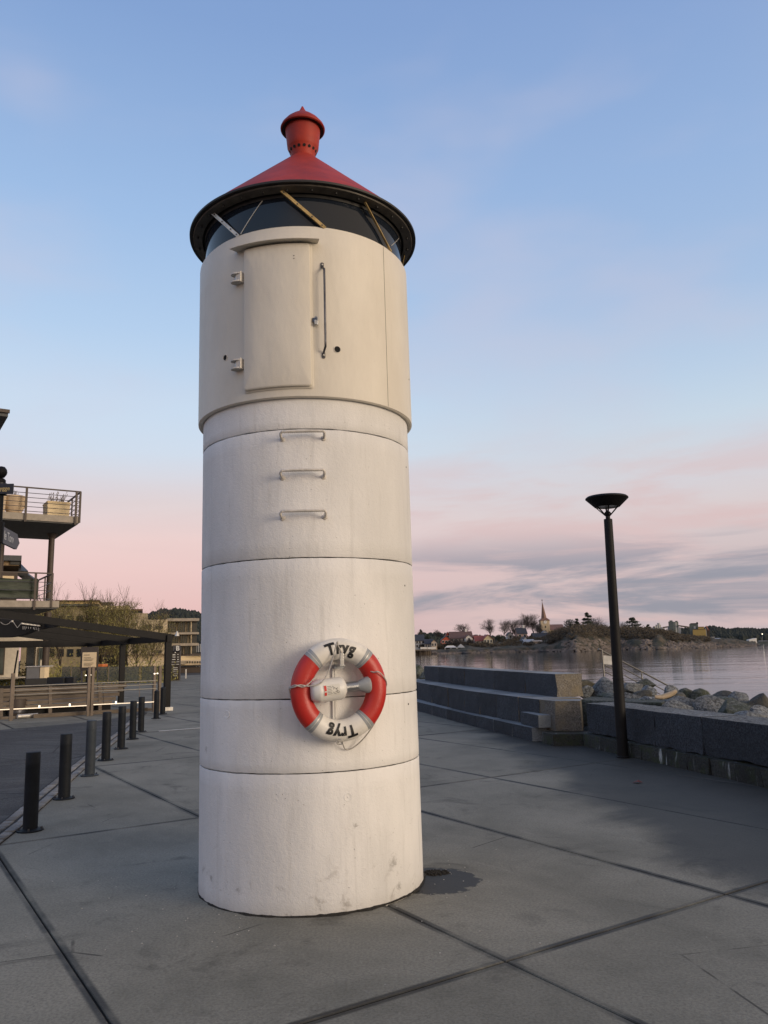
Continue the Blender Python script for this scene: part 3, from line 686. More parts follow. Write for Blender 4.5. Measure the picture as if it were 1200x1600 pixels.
def ring_text(up):
    me = text_mesh('Tryg', .094, .0042, 0, 1.16); bm = bmesh.new(); bm.from_mesh(me)
    bmesh.ops.triangulate(bm, faces=bm.faces)
    for _ in range(5):
        es = [e for e in bm.edges if e.calc_length() > .006]
        if not es: break
        bmesh.ops.subdivide_edges(bm, edges=es, cuts=1); bmesh.ops.triangulate(bm, faces=bm.faces)
    for v in bm.verts:
        x, y = v.co.x, v.co.y; c = pi/2 if up else -pi/2
        v.co = tor(c-(x if up else x)/(RM+.012), .10+y/RT*1.12, RT+.0030)
    bmesh.ops.recalc_face_normals(bm, faces=bm.faces); bm.to_mesh(me); bm.free()
    obj('lettering', me, 'black_print', buoy)
ring_text(True); ring_text(False)
# mounting strip and top hook on the tower (part of the buoy's hanger)
b = MB(); b.box(-.026, .006, -.016, .0, -.25, .24); b.box(-.010, -.006, -.020, -.015, -.25, .24); b.build('backing_strip', 'canister_white', buoy)
b = MB(); b.box(-.022, .014, -.20, -.0, .150, .162); b.box(-.016, .010, -.185, -.172, .155, .235); b.build('hook', 'steel', buoy, bevel=.003)
b = MB(); b.box(-.034, .030, -.10, -.04, .135, .150); b.build('clamp', 'reflective_grey', buoy)
# rescue light: white canister, spring neck, grey head
M_ = Matrix.Translation((-.070, -.125, .004)) @ Matrix.Rotation(R(-5), 4, 'Y') @ Matrix.Scale(1.17, 4)
def lathe_x(prof, n=32): 
    b = MB(); b.lathe(prof, n); b.v = [tuple(M_ @ Vector((z, y, x))) for x, y, z in b.v]; return b
can = lathe_x([(0, -.112), (.040, -.110), (.055, -.098), (.062, -.07), (.0635, -.065), (.062, -.06), (.062, .058), (.055, .076), (.030, .090), (0, .092)]).build('rescue_light', 'canister_white', buoy, 40)
sp = MB(); pts = [M_ @ Vector((.090+.070*t/110, .0275*cos(t*2*pi/10), .0275*sin(t*2*pi/10))) for t in range(111)]; sp.tube(pts, .0034, 6).build('spring', 'steel', can, 60)
lathe_x([(.016, .085), (.016, .17)], 16).build('neck', 'steel_dark', can, 40)
lathe_x([(.0, .156), (.024, .158), (.030, .172), (.044, .205), (.045, .222), (.036, .232), (0, .234)]).build('head', 'reflective_grey', can, 40)
def on_can(u, v):   # sticker coordinates on the canister front: u along, v around
    return M_ @ Vector((u, -.0632*cos(v/.0632), .0632*sin(v/.0632)))
def patch(u0, u1, v0, v1, m, e=0.0, n=6, name='sticker'):
    b = MB(); vs = []; fs = []
    for i in range(n+1):
        v = v0+(v1-v0)*i/n
        for u in (u0, u1):
            p = on_can(u, v); c = M_ @ Vector((u, 0, 0)); vs.append(p+(p-c).normalized()*e)
    for i in range(n): fs.append((2*i, 2*i+1, 2*i+3, 2*i+2))
    b.add(vs, fs).build(name, m, can, 60)
patch(-.048, .042, -.030, .032, 'label_paper', .0006); patch(-.046, -.033, -.002, .028, 'label_red', .0012); patch(-.046, -.033, -.026, -.008, 'label_red', .0012)
for k in range(6): patch(-.029, -.006+.004*(k % 2), .020-.008*k, .0222-.008*k, 'label_ink', .0012, 1, 'print_line')
def stroke(pts, w=.0016):
    P_ = [on_can(u, v) for u, v in pts]; c = M_ @ Vector((0, 0, 0)); P_ = [p+Vector((0, -.0012, 0)) for p in P_]; MB().tube(P_, w, 4).build('print_figure', 'label_ink', can)
stroke([(.000, .022), (.010, .012), (.022, .006), (.030, .010)]); stroke([(.004, .004), (.010, .012)]); stroke([(.022, .006), (.026, -.006), (.016, -.012)])
stroke([(.030+.006*cos(a*pi/5), -.012+.006*sin(a*pi/5)) for a in range(11)], .0012); stroke([(.002, -.010), (.010, -.018), (.020, -.022)], .0012)
# ropes
def rope(pts, r=.0042, name='rope'):
    P_ = [Vector(p) for p in pts]; out = []
    for i in range(len(P_)-1):
        p0, p1, p2, p3 = P_[max(0, i-1)], P_[i], P_[i+1], P_[min(len(P_)-1, i+2)]
        for k in range(8):
            t = k/8; out.append(.5*((2*p1)+(p2-p0)*t+(2*p0-5*p1+4*p2-p3)*t*t+(3*p1-p0-3*p2+p3)*t**3))
    out.append(P_[-1]); MB().tube(out, r, 6).build(name, 'rope_grey', buoy, 60)
K = .65/155/1.0/ (1.0)     # metres per photo pixel on the buoy plane
def bq(px, py, y): return ((px-530.5)*.00415, y, -(py-1077.5)*.00415+.002)
rope([tor(R(88), -.9, RT+.004), tor(R(90), -.2, RT+.006), tor(R(94), .3, RT+.005), bq(523, 1004, -.175), bq(519, 1018, -.17), bq(514, 1036, -.17), bq(505, 1055, -.185), bq(495, 1066, -.185), bq(478, 1070, -.178), bq(464, 1068, -.175), bq(455, 1071, -.155), bq(451, 1073, -.10)])
rope([bq(451, 1072, -.09), bq(457, 1068, -.165), bq(468, 1071, -.178), bq(478, 1066, -.178), bq(488, 1057, -.16)], .0038)
rope([bq(451, 1073, -.09), bq(453, 1082, -.08), bq(458, 1100, -.085), bq(470, 1122, -.085), bq(484, 1138, -.085), bq(500, 1150, -.09), bq(516, 1155, -.095), bq(527, 1155, -.10)])
rope([bq(534, 1023, -.15), bq(545, 1028, -.12), bq(558, 1037, -.11), bq(568, 1046, -.11), bq(582, 1052, -.15), bq(590, 1052, -.17), bq(600, 1060, -.15), bq(608, 1070, -.10), bq(608, 1080, -.08), bq(603, 1103, -.08), bq(592, 1127, -.075), bq(578, 1149, -.05), bq(565, 1163, -.03), bq(552, 1171, -.02), bq(543, 1170, -.025), bq(536, 1160, -.07), bq(530, 1156, -.10), bq(526, 1157, -.12)])
rope([bq(524, 1151, -.15), bq(530, 1153, -.16), bq(532, 1159, -.13), bq(526, 1160, -.12), bq(523, 1155, -.14)], .004, 'knot')

# ------------------------------------------------------------------ bollards
def bollard(px, py, h, m, label, dome=False, lean=(0, 0), r=.068):
    p = on_z(px, py); t = thing('bollard', label, 'bollard', (p.x, p.y, 0), rnd.uniform(0, 3), 'bollards in a row along the sett kerb')
    t.rotation_euler = (lean[0], lean[1], t.rotation_euler.z)
    prof = [(0, h-.002), (r-.014, h-.002), (r-.004, h-.004), (r, h-.010), (r, h-.12), (r, h-.125), (r-.001, h-.13), (r, .03), (r, .006)] if not dome else \
        [(0, h), (r*.5, h-.006), (r*.85, h-.022), (r+.002, h-.045), (r+.003, h-.06), (r-.004, h-.066), (r-.004, h-.074), (r, h-.078), (r, .006)]
    MB().lathe(prof, 32).build('post', m, t, 35)
    MB().lathe([(r, .022), (r+.012, .014), (.118, .014), (.122, .010), (.122, .001)], 32).build('base_plate', m, t, 35)
    for k in range(4):
        a = k*pi/2+.6; MB().cyl((.102*cos(a), .102*sin(a), .012), (.102*cos(a), .102*sin(a), .034), .009, n=6).build('bolt', 'steel_dark', t)
bollard(47, 1298, .735, 'bollard_paint', 'nearest black bollard of the row, at the left edge beside the sett kerb', lean=(.0, .012))
bollard(100, 1248, .74, 'bollard_paint', 'second nearest black bollard on the left, before the lighter grey one', lean=(0, .010))
bollard(140, 1212, .75, 'bollard_grey', 'lighter blue-grey bollard, third from the near end of the row')
bollard(165, 1188, .75, 'bollard_paint', 'black bollard just beyond the lighter blue-grey one', lean=(0, .008))
bollard(189, 1170, .74, 'bollard_paint', 'second black bollard beyond the lighter blue-grey one', r=.066)
bollard(207, 1155, .74, 'bollard_paint', 'third black bollard beyond the lighter blue-grey one', r=.066)
bollard(220, 1143.5, .74, 'bollard_paint', 'flat-topped black bollard farthest along the kerb, before the two domed ones', r=.066)
bollard(244, 1123, .72, 'bollard_paint', 'domed black bollard nearer of the two at the pergola corner', True, r=.066)
bollard(254, 1116, .74, 'bollard_paint', 'domed black bollard farther of the two, beside the pergola post', True, r=.070)

# ------------------------------------------------------------------ granite seating steps and wall
def hewn(poly, z0, z1, m, parent, rough=.012, top='granite_sawn', div=.13, name='block', seed=None, label=None):
    """one roughly split granite block: quad footprint (front-left, front-right, back-right, back-left)"""
    sd = rnd.random()*50 if seed is None else seed; p = [Vector(v) for v in poly]
    nu = max(2, int(((p[1]-p[0]).length)/div)); nv = max(1, int(((p[3]-p[0]).length)/div)); nw = max(2, int((z1-z0)/div))
    bm = bmesh.new(); idx = {}
    def V(i, j, k):
        if (i, j, k) in idx: return idx[(i, j, k)]
        u, v, w = i/nu, j/nv, k/nw; a = p[0].lerp(p[1], u); b_ = p[3].lerp(p[2], u); c = a.lerp(b_, v); z = z0+(z1-z0)*w
        q2 = Vector((c.x, c.y, z)); nz = noise.noise_vector(q2*3.5+Vector((sd, sd, 0)))*rough+noise.noise_vector(q2*11+Vector((0, sd, 0)))*rough*.5
        if k == nw: nz.z *= .12
        cc = sum(p, Vector((0, 0)))/4; ins = 0
        if (i in (0, nu))+(j in (0, nv))+(k in (0, nw)) >= 2: ins = .006
        dirc = Vector((cc.x-c.x, cc.y-c.y, 0)); dirc = dirc.normalized()*ins if dirc.length > 0 else dirc
        idx[(i, j, k)] = bm.verts.new(q2+nz+dirc-Vector((0, 0, ins*.4 if k == nw else 0))); return idx[(i, j, k)]
    def face(vs, mi):
        f = bm.faces.new(vs); f.material_index = mi
    for i in range(nu):
        for k in range(nw):
            face((V(i, 0, k), V(i+1, 0, k), V(i+1, 0, k+1), V(i, 0, k+1)), 0); face((V(i+1, nv, k), V(i, nv, k), V(i, nv, k+1), V(i+1, nv, k+1)), 0)
    for j in range(nv):
        for k in range(nw):
            face((V(nu, j, k), V(nu, j+1, k), V(nu, j+1, k+1), V(nu, j, k+1)), 2); face((V(0, j+1, k), V(0, j, k), V(0, j, k+1), V(0, j+1, k+1)), 0)
    for i in range(nu):
        for j in range(nv): face((V(i, j, nw), V(i+1, j, nw), V(i+1, j+1, nw), V(i, j+1, nw)), 1)
    bmesh.ops.recalc_face_normals(bm, faces=bm.faces); me = bpy.data.meshes.new(name); bm.to_mesh(me); bm.free(); me.shade_smooth(); me.set_sharp_from_angle(angle=R(50))
    me.materials.append(MAT[m[0]]); me.materials.append(MAT[top]); me.materials.append(MAT[m[1]])
    o = bpy.data.objects.new(name, me); col0.objects.link(o); o.parent = parent
    if label: o['label'] = label
    return o
def lerp_line(L_, Y):   # polyline X(Y), Y descending
    for (x0, y0), (x1, y1) in zip(L_, L_[1:]):
        if y1 <= Y <= y0 or (x1, y1) == L_[-1]: return x0+(x1-x0)*(Y-y0)/(y1-y0)
def run(Lf, depth, cuts, z0, z1, m, parent, rough, top, endrough=None, back=None):
    for k in range(len(cuts)-1):
        Ya, Yb = cuts[k], cuts[k+1]; g_ = .006
        a = Vector((lerp_line(Lf, Ya-g_), Ya-g_)); b_ = Vector((lerp_line(Lf, Yb+g_), Yb+g_)); d = (b_-a).normalized(); n_ = Vector((-d.y, d.x))
        if n_.x < 0: n_ = -n_
        off = rnd.uniform(-.006, .006)
        hewn([a+n_*off, b_+n_*off, b_+n_*depth, a+n_*depth], z0, z1+rnd.uniform(-.003, .003), m, parent, rough*1.35, top if top != 'granite_hewn' else 'boulder_grey')
steps = thing('granite_steps', 'three-tier granite seating steps facing the white tower beside the water', 'steps', (2, 17, 0))
def run_p(*a, **k): run(*a, **k)
L1 = [(-.4, 27), (.83, 21.4), (1.50, 18.3), (2.18, 15.5), (2.50, 14.25)]
L2 = [(-.2, 27), (.84, 22.8), (1.57, 18.6), (2.26, 15.95), (2.86, 14.0)]
L3 = [(.3, 27), (1.22, 23.5), (1.97, 19.85), (2.56, 17.1), (3.14, 14.98)]
INV = Matrix.Translation((-2, -17, 0))
def rel(parent): 
    for o in [x for x in col0.objects if x.parent == parent and x.type == 'MESH']: o.data.transform(Mx(parent).inverted())
run(L1, .55, [26, 24.4, 22.9, 21.5, 20.2, 19.0, 17.9, 16.9, 16.0, 15.1, 14.25], -.01, .235, ('granite_hewn', 'granite_sawn'), steps, .008, 'granite_sawn')
run(L2, .85, [26, 24.3, 22.7, 21.1, 19.4, 18.1, 17.2, 16.3, 15.3, 14.5], -.01, .70, ('granite_hewn', 'granite_warm'), steps, .016, 'granite_sawn')
hewn([(2.715, 14.49), (2.87, 13.98), (3.30, 13.88), (3.45, 14.4)], .20, .70, ('granite_warm', 'granite_warm'), steps, .022, 'granite_sawn', name='block', label='yellowish end block of the middle tier, blotched with dark moss')
run(L3, .55, [24.0, 22.5, 20.1, 18.0, 16.3, 15.0], .69, 1.12, ('granite_hewn', 'granite_warm'), steps, .018, 'granite_sawn')
hewn([(2.43, 14.95), (2.60, 14.10), (2.90, 14.16), (2.75, 14.95)], .24, .455, ('granite_hewn', 'granite_sawn'), steps, .006, 'granite_sawn', label='small loose step block on the lowest tier')
rel(steps)
wall = thing('granite_wall', 'long low wall of dark hewn granite blocks on a mossy plinth along the quay edge', 'wall', (4, 11, 0))
LW = [(3.28, 13.55), (3.62, 12.1), (3.96, 10.9), (4.36, 9.35), (5.3, 5.5), (6.4, 1.0)]
run(LW, .62, [13.5, 11.55, 10.55, 9.33, 7.6, 6.0, 4.2, 2.4], .22, .69, ('granite_hewn', 'granite_hewn'), wall, .020, 'granite_hewn')
LP = [(x-.10, y) for x, y in LW]
run(LP, .7, [13.45, 12.9, 12.3, 11.75, 11.25, 10.75, 10.3, 9.85, 9.4, 8.9, 8.3, 7.5, 6.6, 5.6, 4.5, 3.2], -.01, .205, ('granite_mossy', 'granite_mossy'), wall, .022, 'granite_mossy')
hewn([(2.62, 14.0), (2.72, 13.55), (3.5, 13.5), (3.5, 14.0)], -.01, .19, ('granite_mossy', 'granite_mossy'), wall, .015, 'granite_mossy')
rel(wall)

# ------------------------------------------------------------------ street lamp
lp = on_z(973.5, 1184)
lamp = thing('street_lamp', 'tall dark street lamp post with upturned bowl head by the granite wall', 'street lamp', (lp.x, lp.y, 0), rot=(0, R(.45), 0))
MB().lathe([(.092, 0), (.092, .02), (.080, .03), (.0785, 1.13), (.082, 1.132), (.082, 1.146), (.0755, 1.15), (.064, 3.545), (.05, 3.55)], 40).build('pole', 'post_black', lamp, 35)
MB().lathe([(.034, 3.54), (.034, 3.59), (.030, 3.592), (.050, 3.615), (.052, 3.64), (.036, 3.665), (0, 3.67)], 32).build('socket', 'post_black', lamp, 35)
hd = MB().lathe([(.175, 3.735), (.190, 3.738), (.325, 3.868), (.322, 3.882), (.30, 3.90), (.20, 3.918), (0, 3.925)], 56).build('bowl', 'post_black', lamp, 35)
MB().lathe([(.180, 3.741), (.176, 3.750), (0, 3.752)], 40).build('diffuser', 'pale_metal', hd, 35)
for k in range(6):
    a = 2*pi*k/6+.35; MB().bar((.034*cos(a), .034*sin(a), 3.598), (.182*cos(a), .182*sin(a), 3.742), .024, .010).build('strut', 'post_black', hd)

# ------------------------------------------------------------------ boulders, driftwood, handrail
def rock_mesh(seed, flat=.7, sub=3):
    bm = bmesh.new(); bmesh.ops.create_icosphere(bm, subdivisions=sub, radius=1)
    o_ = Vector((seed*7.3, seed*1.7, seed*3.1))
    r_ = random.Random(seed); cuts = [(Vector((r_.gauss(0, 1), r_.gauss(0, 1), r_.gauss(0, 1))).normalized(), r_.uniform(.50, .82)) for _ in range(15)]
    for v in bm.verts:
        n_ = v.co.normalized(); p = n_*(1+.22*noise.noise(n_*1.3+o_)+.10*noise.noise(n_*3.1+o_)+.04*noise.noise(n_*8+o_))
        for c, d in cuts:
            t = p.dot(c)-d
            if t > 0: p -= c*t*.93
        v.co = Vector((p.x, p.y*.8, p.z*flat))
    me = bpy.data.meshes.new('boulder'); bm.to_mesh(me); bm.free(); me.shade_smooth(); me.set_sharp_from_angle(angle=R(34)); return me
rocks = {}
for mname in ('boulder_grey', 'boulder_dark', 'boulder_green'):
    rocks[mname] = []
    for s_ in range(5):
        me = rock_mesh(s_+len(rocks)*10+1); me.materials.append(MAT[mname]); rocks[mname].append(me)
BL = {'boulder_grey': 'rounded grey granite boulder in the rock slope behind the granite wall', 'boulder_dark': 'dark brown boulder in the rock slope behind the granite wall', 'boulder_green': 'greenish mossy boulder in the rock slope behind the granite wall'}
def rock(x, y, z, s_, m, label=None, sz=1.0, rz=None):
    o = obj('boulder', rocks[m][rnd.randrange(5)], None); o.location = (x, y, z); o.scale = (s_, s_*rnd.uniform(.8, 1.1), s_*sz); o.rotation_euler = (rnd.uniform(-.25, .25), rnd.uniform(-.25, .25), rnd.uniform(0, 6.28) if rz is None else rz)
    tag(o, label or BL[m], 'boulder', 'boulders of the rock slope'); return o
def rp(px, py, Y, wpx, m, label=None, sz=1.0, sink=.75):
    p = at(px, py, Y); s_ = wpx/2*Y/F*1.05
    rock(p.x, Y+s_*.4, p.z-s_*.7*sz*sink, s_, m, **({'label': label} if label else {}), sz=sz, rz=rnd.uniform(-.5, .5))
rp(650, 1040, 25.5, 44, 'boulder_green', 'greenish boulder seen between the white tower and the top granite step')
rp(668, 1049, 24.9, 34, 'boulder_green', 'small greenish boulder at the far end of the top granite step')
rp(912, 1060, 17.5, 40, 'boulder_dark', 'dark boulder wedged behind the right end of the top granite step')
rp(918, 1072, 16.2, 36, 'boulder_grey', 'grey boulder low behind the yellowish end block')
rp(948, 1064, 16.2, 66, 'boulder_grey', 'large pale grey boulder left of the lamp post behind the wall')
rp(988, 1066, 17.4, 44, 'boulder_grey', 'grey boulder just right of the lamp post at the foot of the handrail', sz=.9)
rp(1008, 1061, 17.8, 36, 'boulder_green', 'rounded greenish boulder right of the lamp post, highest on the skyline')
rp(1015, 1074, 16.5, 34, 'boulder_grey', 'rounded boulder below the handrail, right of the lamp post')
rp(1053, 1074, 17.2, 44, 'boulder_grey', 'boulder where the handrail disappears behind the rocks')
rp(1078, 1076, 16.8, 40, 'boulder_green', 'green-grey boulder behind the driftwood, left of two alike')
rp(1100, 1076, 16.6, 44, 'boulder_green', 'green-grey boulder behind the driftwood, right of two alike')
rp(1128, 1080, 15.8, 50, 'boulder_dark', 'dark brown boulder on the skyline between the green-grey and the pale ones')
rp(1155, 1083, 15.5, 46, 'boulder_grey', 'pale grey boulder on the skyline right of the dark brown one')
rp(1190, 1085, 14.6, 56, 'boulder_dark', 'big dark boulder at the right edge of the picture by the water')
rp(1166, 1094, 14.8, 36, 'boulder_dark', 'small dark boulder between the pale and the big dark one', sz=.8)
for (px, py, Y_, w, m) in ((985, 1084, 14.8, 60, 'boulder_grey'), (1022, 1090, 14.4, 70, 'boulder_grey'), (1075, 1090, 13.8, 80, 'boulder_grey'), (1120, 1092, 13.3, 100, 'boulder_grey'),
                           (1160, 1100, 12.7, 90, 'boulder_green'), (1196, 1106, 12.0, 70, 'boulder_grey'), (960, 1082, 15.2, 50, 'boulder_green'), (1005, 1083, 15.4, 44, 'boulder_dark'),
                           (1050, 1083, 15.0, 50, 'boulder_dark'), (1140, 1090, 14.2, 60, 'boulder_green'), (1060, 1098, 12.9, 70, 'boulder_grey'), (1180, 1112, 11.4, 60, 'boulder_grey')):
    rp(px, py, Y_, w, m, sz=.62)
for k in range(230):
    Yb = rnd.uniform(5, 27); t = rnd.uniform(0, 1)**1.3; X = 8.15-.28*Yb+.1+t*4.2; s_ = rnd.choice((rnd.uniform(.14, .28), rnd.uniform(.2, .36), rnd.uniform(.35, .6)))
    topz = .52-t*1.9-(.22 if Yb > 14 else 0)
    if Yb < 9: topz -= .2
    rock(X, Yb, topz-s_*.35-.08, s_, rnd.choice(('boulder_grey', 'boulder_grey', 'boulder_dark', 'boulder_green')), sz=.8)
# ground slope of rubble that carries the boulders
b = MB(); vs = []; fs = []
for j in range(60):
    Yb = -5+j*.65
    for i in range(9):
        t = i/8; X = edgeX(Yb)-.5+t*6.5; vs.append((X, Yb, (.28-max(0, t-.1)*2.9)+.12*noise.noise(Vector((X, Yb, 0))) if i else -.8))
for j in range(59):
    for i in range(8): fs.append((j*9+i, j*9+i+1, (j+1)*9+i+1, (j+1)*9+i))
o = b.add(vs, fs).build('embankment', 'boulder_dark', smooth=60); tag(o, None, None, kind='structure')
# pale slab of rock behind the steps
p0 = at(905, 1094, 14.6)
o = MB().prism([(3.45, 14.75), (4.6, 13.6), (5.0, 14.4), (3.9, 15.6)], .2, .66).build('flat_rock', 'boulder_green', bevel=.03); tag(o, 'flat greenish rock slab lying behind the granite wall near the lamp', 'rock')
p, q_ = at(1023, 1088, 13.35), at(1057, 1083, 13.35)
mid = (p+q_)/2
dw = MB(); pts = [p+Vector((0, 0, -.01)), p.lerp(q_, .3)+Vector((0, 0, -.03)), p.lerp(q_, .62)+Vector((0, 0, -.012)), p.lerp(q_, .85)+Vector((0, 0, .014)), q_+Vector((0, 0, .035))]
for i in range(4): dw.cyl(pts[i], pts[i+1], (.030, .042, .045, .040)[i], (.042, .045, .040, .030)[i], 10)
o = dw.build('driftwood', 'driftwood', smooth=60); tag(o, 'pale curved piece of driftwood lying on the grey boulders', 'driftwood')
# handrail going down to the water
hr_ = thing('handrail', 'stainless handrail with white panel sloping down to the water behind the lamp', 'handrail', (5.6, 19.5, 0))
Ya, Yb_ = 19.5, 21.5
A0, A1 = at(938.5, 1014, Ya), at(1049, 1074, Yb_)
D_ = A1-A0
def rail(px0, py0, f1, r=.019):
    p_ = at(px0, py0, Ya); MB().tube([p_, p_+D_*f1], r, 8).build('rail', 'stainless', hr_, 60, world=True)
MB().tube([A0+Vector((-.05, 0, .0)), A1], .022, 8).build('rail', 'stainless', hr_, 60, world=True)
rail(941, 1027, .95, .014); rail(941, 1037, .8, .014); rail(942, 1048, .65, .014)
MB().cyl(A0+Vector((.03, 0, -.02)), Vector((A0.x+.05, A0.y, .1)), .020, n=10).build('post', 'stainless', hr_, 60, world=True)
c = A0+D_*.555; MB().cyl(c, Vector((c.x, c.y, -.2)), .018, n=10).build('post', 'stainless', hr_, 60, world=True)
a_, b_ = at(943, 1025.5, Ya-.03), at(968, 1039, Ya-.03)
MB().add([at(943, 1024, Ya), at(968, 1026, Ya+.2), at(968, 1040, Ya+.2), at(943, 1037.5, Ya)]+[v+Vector((0, .012, 0)) for v in (at(943, 1024, Ya), at(968, 1026, Ya+.2), at(968, 1040, Ya+.2), at(943, 1037.5, Ya))],
         [(0,1,2,3), (7,6,5,4), (0,4,5,1), (1,5,6,2), (2,6,7,3), (3,7,4,0)]).build('panel', 'paint_white', hr_, world=True)
# litter
lf = on_z(997, 1223.5)
b = MB(); b.add([(lf.x-.075, lf.y, .004), (lf.x-.02, lf.y-.04, .02), (lf.x+.06, lf.y-.01, .006), (lf.x+.02, lf.y+.05, .03), (lf.x-.03, lf.y+.04, .012)], [(0, 1, 4), (1, 3, 4), (1, 2, 3)])
o = b.build('fallen_leaf', 'leaf_red'); tag(o, 'dark red fallen leaf lying on the damp paving at right', 'leaf')
b = MB()
for k in range(90):
    a = rnd.uniform(0, 2*pi); r = RS+.03+abs(rnd.gauss(0, .45)); x, y = TX+r*cos(a), TY+r*sin(a); s_ = rnd.uniform(.0015, .0045)
    b.box(x-s_, x+s_, y-s_*.7, y+s_*.7, .0005, .0035)
o = b.build('paint_flakes', 'flake'); tag(o, 'tiny white paint flakes scattered on the paving round the tower foot', 'flakes', kind='stuff')

# ------------------------------------------------------------------ LEFT SIDE
# finger post
sp_ = thing('signpost', 'black finger post with ball finial and direction signs at the left edge', 'signpost', (at(0, 850, 7).x-.03, 7, 0))
sx = sp_.location.x
MB().lathe([(.10, 0), (.10, .03), (.045, .05), (.040, .5), (.034, 3.20), (.044, 3.21), (.044, 3.235), (.03, 3.25)], 24).build('pole', 'post_black', sp_, 40)
MB().lathe([(0, 3.25), (.030, 3.262), (.048, 3.29), (.052, 3.31), (.047, 3.335), (.03, 3.358), (0, 3.366)], 24).build('finial', 'post_black', sp_, 60)
bl = MB(); bl.lathe([(.052, 3.10), (.057, 3.10), (.057, 3.205), (.052, 3.205)], 20, True); bl.build('collar', 'sign_navy', sp_, 40)
t = MB(); t.box(-.25, .145, -.055, -.040, 3.095, 3.19); bd = t.build('sign_blade', 'sign_navy', sp_, bevel=.004)
me = text_mesh('Brygge', .052, .0006, .0008); o = obj('lettering', me, 'gold_print', bd); o.rotation_euler = (pi/2, 0, 0); o.location = (.045, -.0565, 3.145)
m_ = Matrix.Rotation(R(101), 4, 'Z')
prof = ((.03, 2.68), (.62, 2.68), (.72, 2.755), (.62, 2.83), (.03, 2.83))
t = MB(); t.add([m_ @ Vector((x, y, z)) for y in (-.012, .012) for x, z in prof], [(0,1,2,3,4), (9,8,7,6,5)]+[(i, (i+1) % 5, 5+(i+1) % 5, 5+i) for i in range(5)]); bd = t.build('sign_blade', 'sign_grey', sp_)
me = text_mesh('le Torv', .115, .0012, .0008, .95); o = obj('lettering', me, 'white_print', bd); o.rotation_euler = (pi/2, 0, R(101)); o.location = m_ @ Vector((.33, -.0135, 2.755))
MB().cyl((0, 0, 2.66), (0, 0, 2.85), .052, n=20).build('collar', 'post_black', sp_, 40)

GR = R(33)
# building with balconies
bb = thing('balcony_building', 'modern building end with two stacked concrete balconies on dark brown columns', 'building', G(7, 41), GR)
O_ = (7.0, 41.0)
def Lb(a, b, z): return (a-O_[0], b-O_[1], z)
def gbox(a0, a1, b0, b1, z0, z1, name, m, parent, org, **k):
    return MB().box(a0-org[0], a1-org[0], b0-org[1], b1-org[1], z0, z1).build(name, m, parent, **k)
gbox(-12, 8.2, 40, 46.2, 8.02, 8.34, 'balcony_slab', 'concrete_fascia', bb, O_)
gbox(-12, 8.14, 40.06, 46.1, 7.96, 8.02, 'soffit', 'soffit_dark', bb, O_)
gbox(-12, 7.45, 40, 46.2, 3.92, 4.22, 'balcony_slab', 'concrete_fascia', bb, O_)
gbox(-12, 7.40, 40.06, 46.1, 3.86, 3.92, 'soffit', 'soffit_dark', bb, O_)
gbox(-12, -1.2, 43.0, 55, -.01, 12.92, 'wall', 'white_cladding', bb, O_)
ro = gbox(-12.4, 4.75, 40.0, 56, 12.92, 13.22, 'roof', 'roof_slate', bb, O_)
gbox(-12.4, 4.8, 39.86, 40.0, 13.08, 13.24, 'gutter', 'column_brown', ro, O_)
for a, b_ in ((7.62, 43.7), (5.25, 43.7), (1.6, 43.7)):
    cl_ = MB().cyl(Lb(a, b_, -.02), Lb(a, b_, 3.86), .17, n=20).build('column', 'column_brown', bb, 40)
    MB().cyl(Lb(a, b_, 4.22), Lb(a, b_, 7.96), .15, n=20).build('column', 'column_brown', bb, 40)
    MB().lathe([(.17, 0), (.26, .12), (.26, .2)], 16).v
    MB().cyl(Lb(a, b_, 7.72), Lb(a, b_, 7.96), .15, .27, 16).build('capital', 'column_brown', bb, 40)
def railing(a0, a1, b0, b1, z, h, posts, n, pm='column_brown'):
    r = MB().bar(Lb(a0, b0, z+h), Lb(a1, b0, z+h), .07, .06).build('top_rail', pm, bb)
    MB().bar(Lb(a1, b0, z+h), Lb(a1, b1, z+h), .07, .06).build('top_rail', pm, bb)
    for k in range(n):
        zz = z+.10+(h-.14)*k/n
        MB().tube([Lb(a0, b0, zz), Lb(a1, b0, zz)], .016, 5).build('wire', 'steel_dark', bb); MB().tube([Lb(a1, b0, zz), Lb(a1, b1, zz)], .016, 5).build('wire', 'steel_dark', bb)
    for a in posts: MB().box(*(lambda c: (c[0]-.05, c[0]+.05, c[1]-.09, c[1]-.03, z-.42, z+h))(Lb(a, b0, 0))).build('baluster', pm, bb)
    MB().box(*(lambda c: (c[0]-.05, c[0]+.04, c[1]-.04, c[1]+.04, z-.3, z+h))(Lb(a1, b0, 0))).build('baluster', pm, bb)
    for t in (.33, .66, 1): MB().box(*(lambda c: (c[0]-.02, c[0]+.04, c[1]-.04, c[1]+.04, z, z+h))(Lb(a1, b0+(b1-b0)*t, 0))).build('baluster', pm, bb)
railing(-8, 8.2, 40, 46, 8.34, 1.24, (-1.3, 1.1, 3.45, 5.75, 8.0), 5)
railing(-8, 7.1, 40, 46, 4.22, 1.30, (-2.2, .8, 3.3, 6.35), 3)
PL = 'planters on the upper balcony'
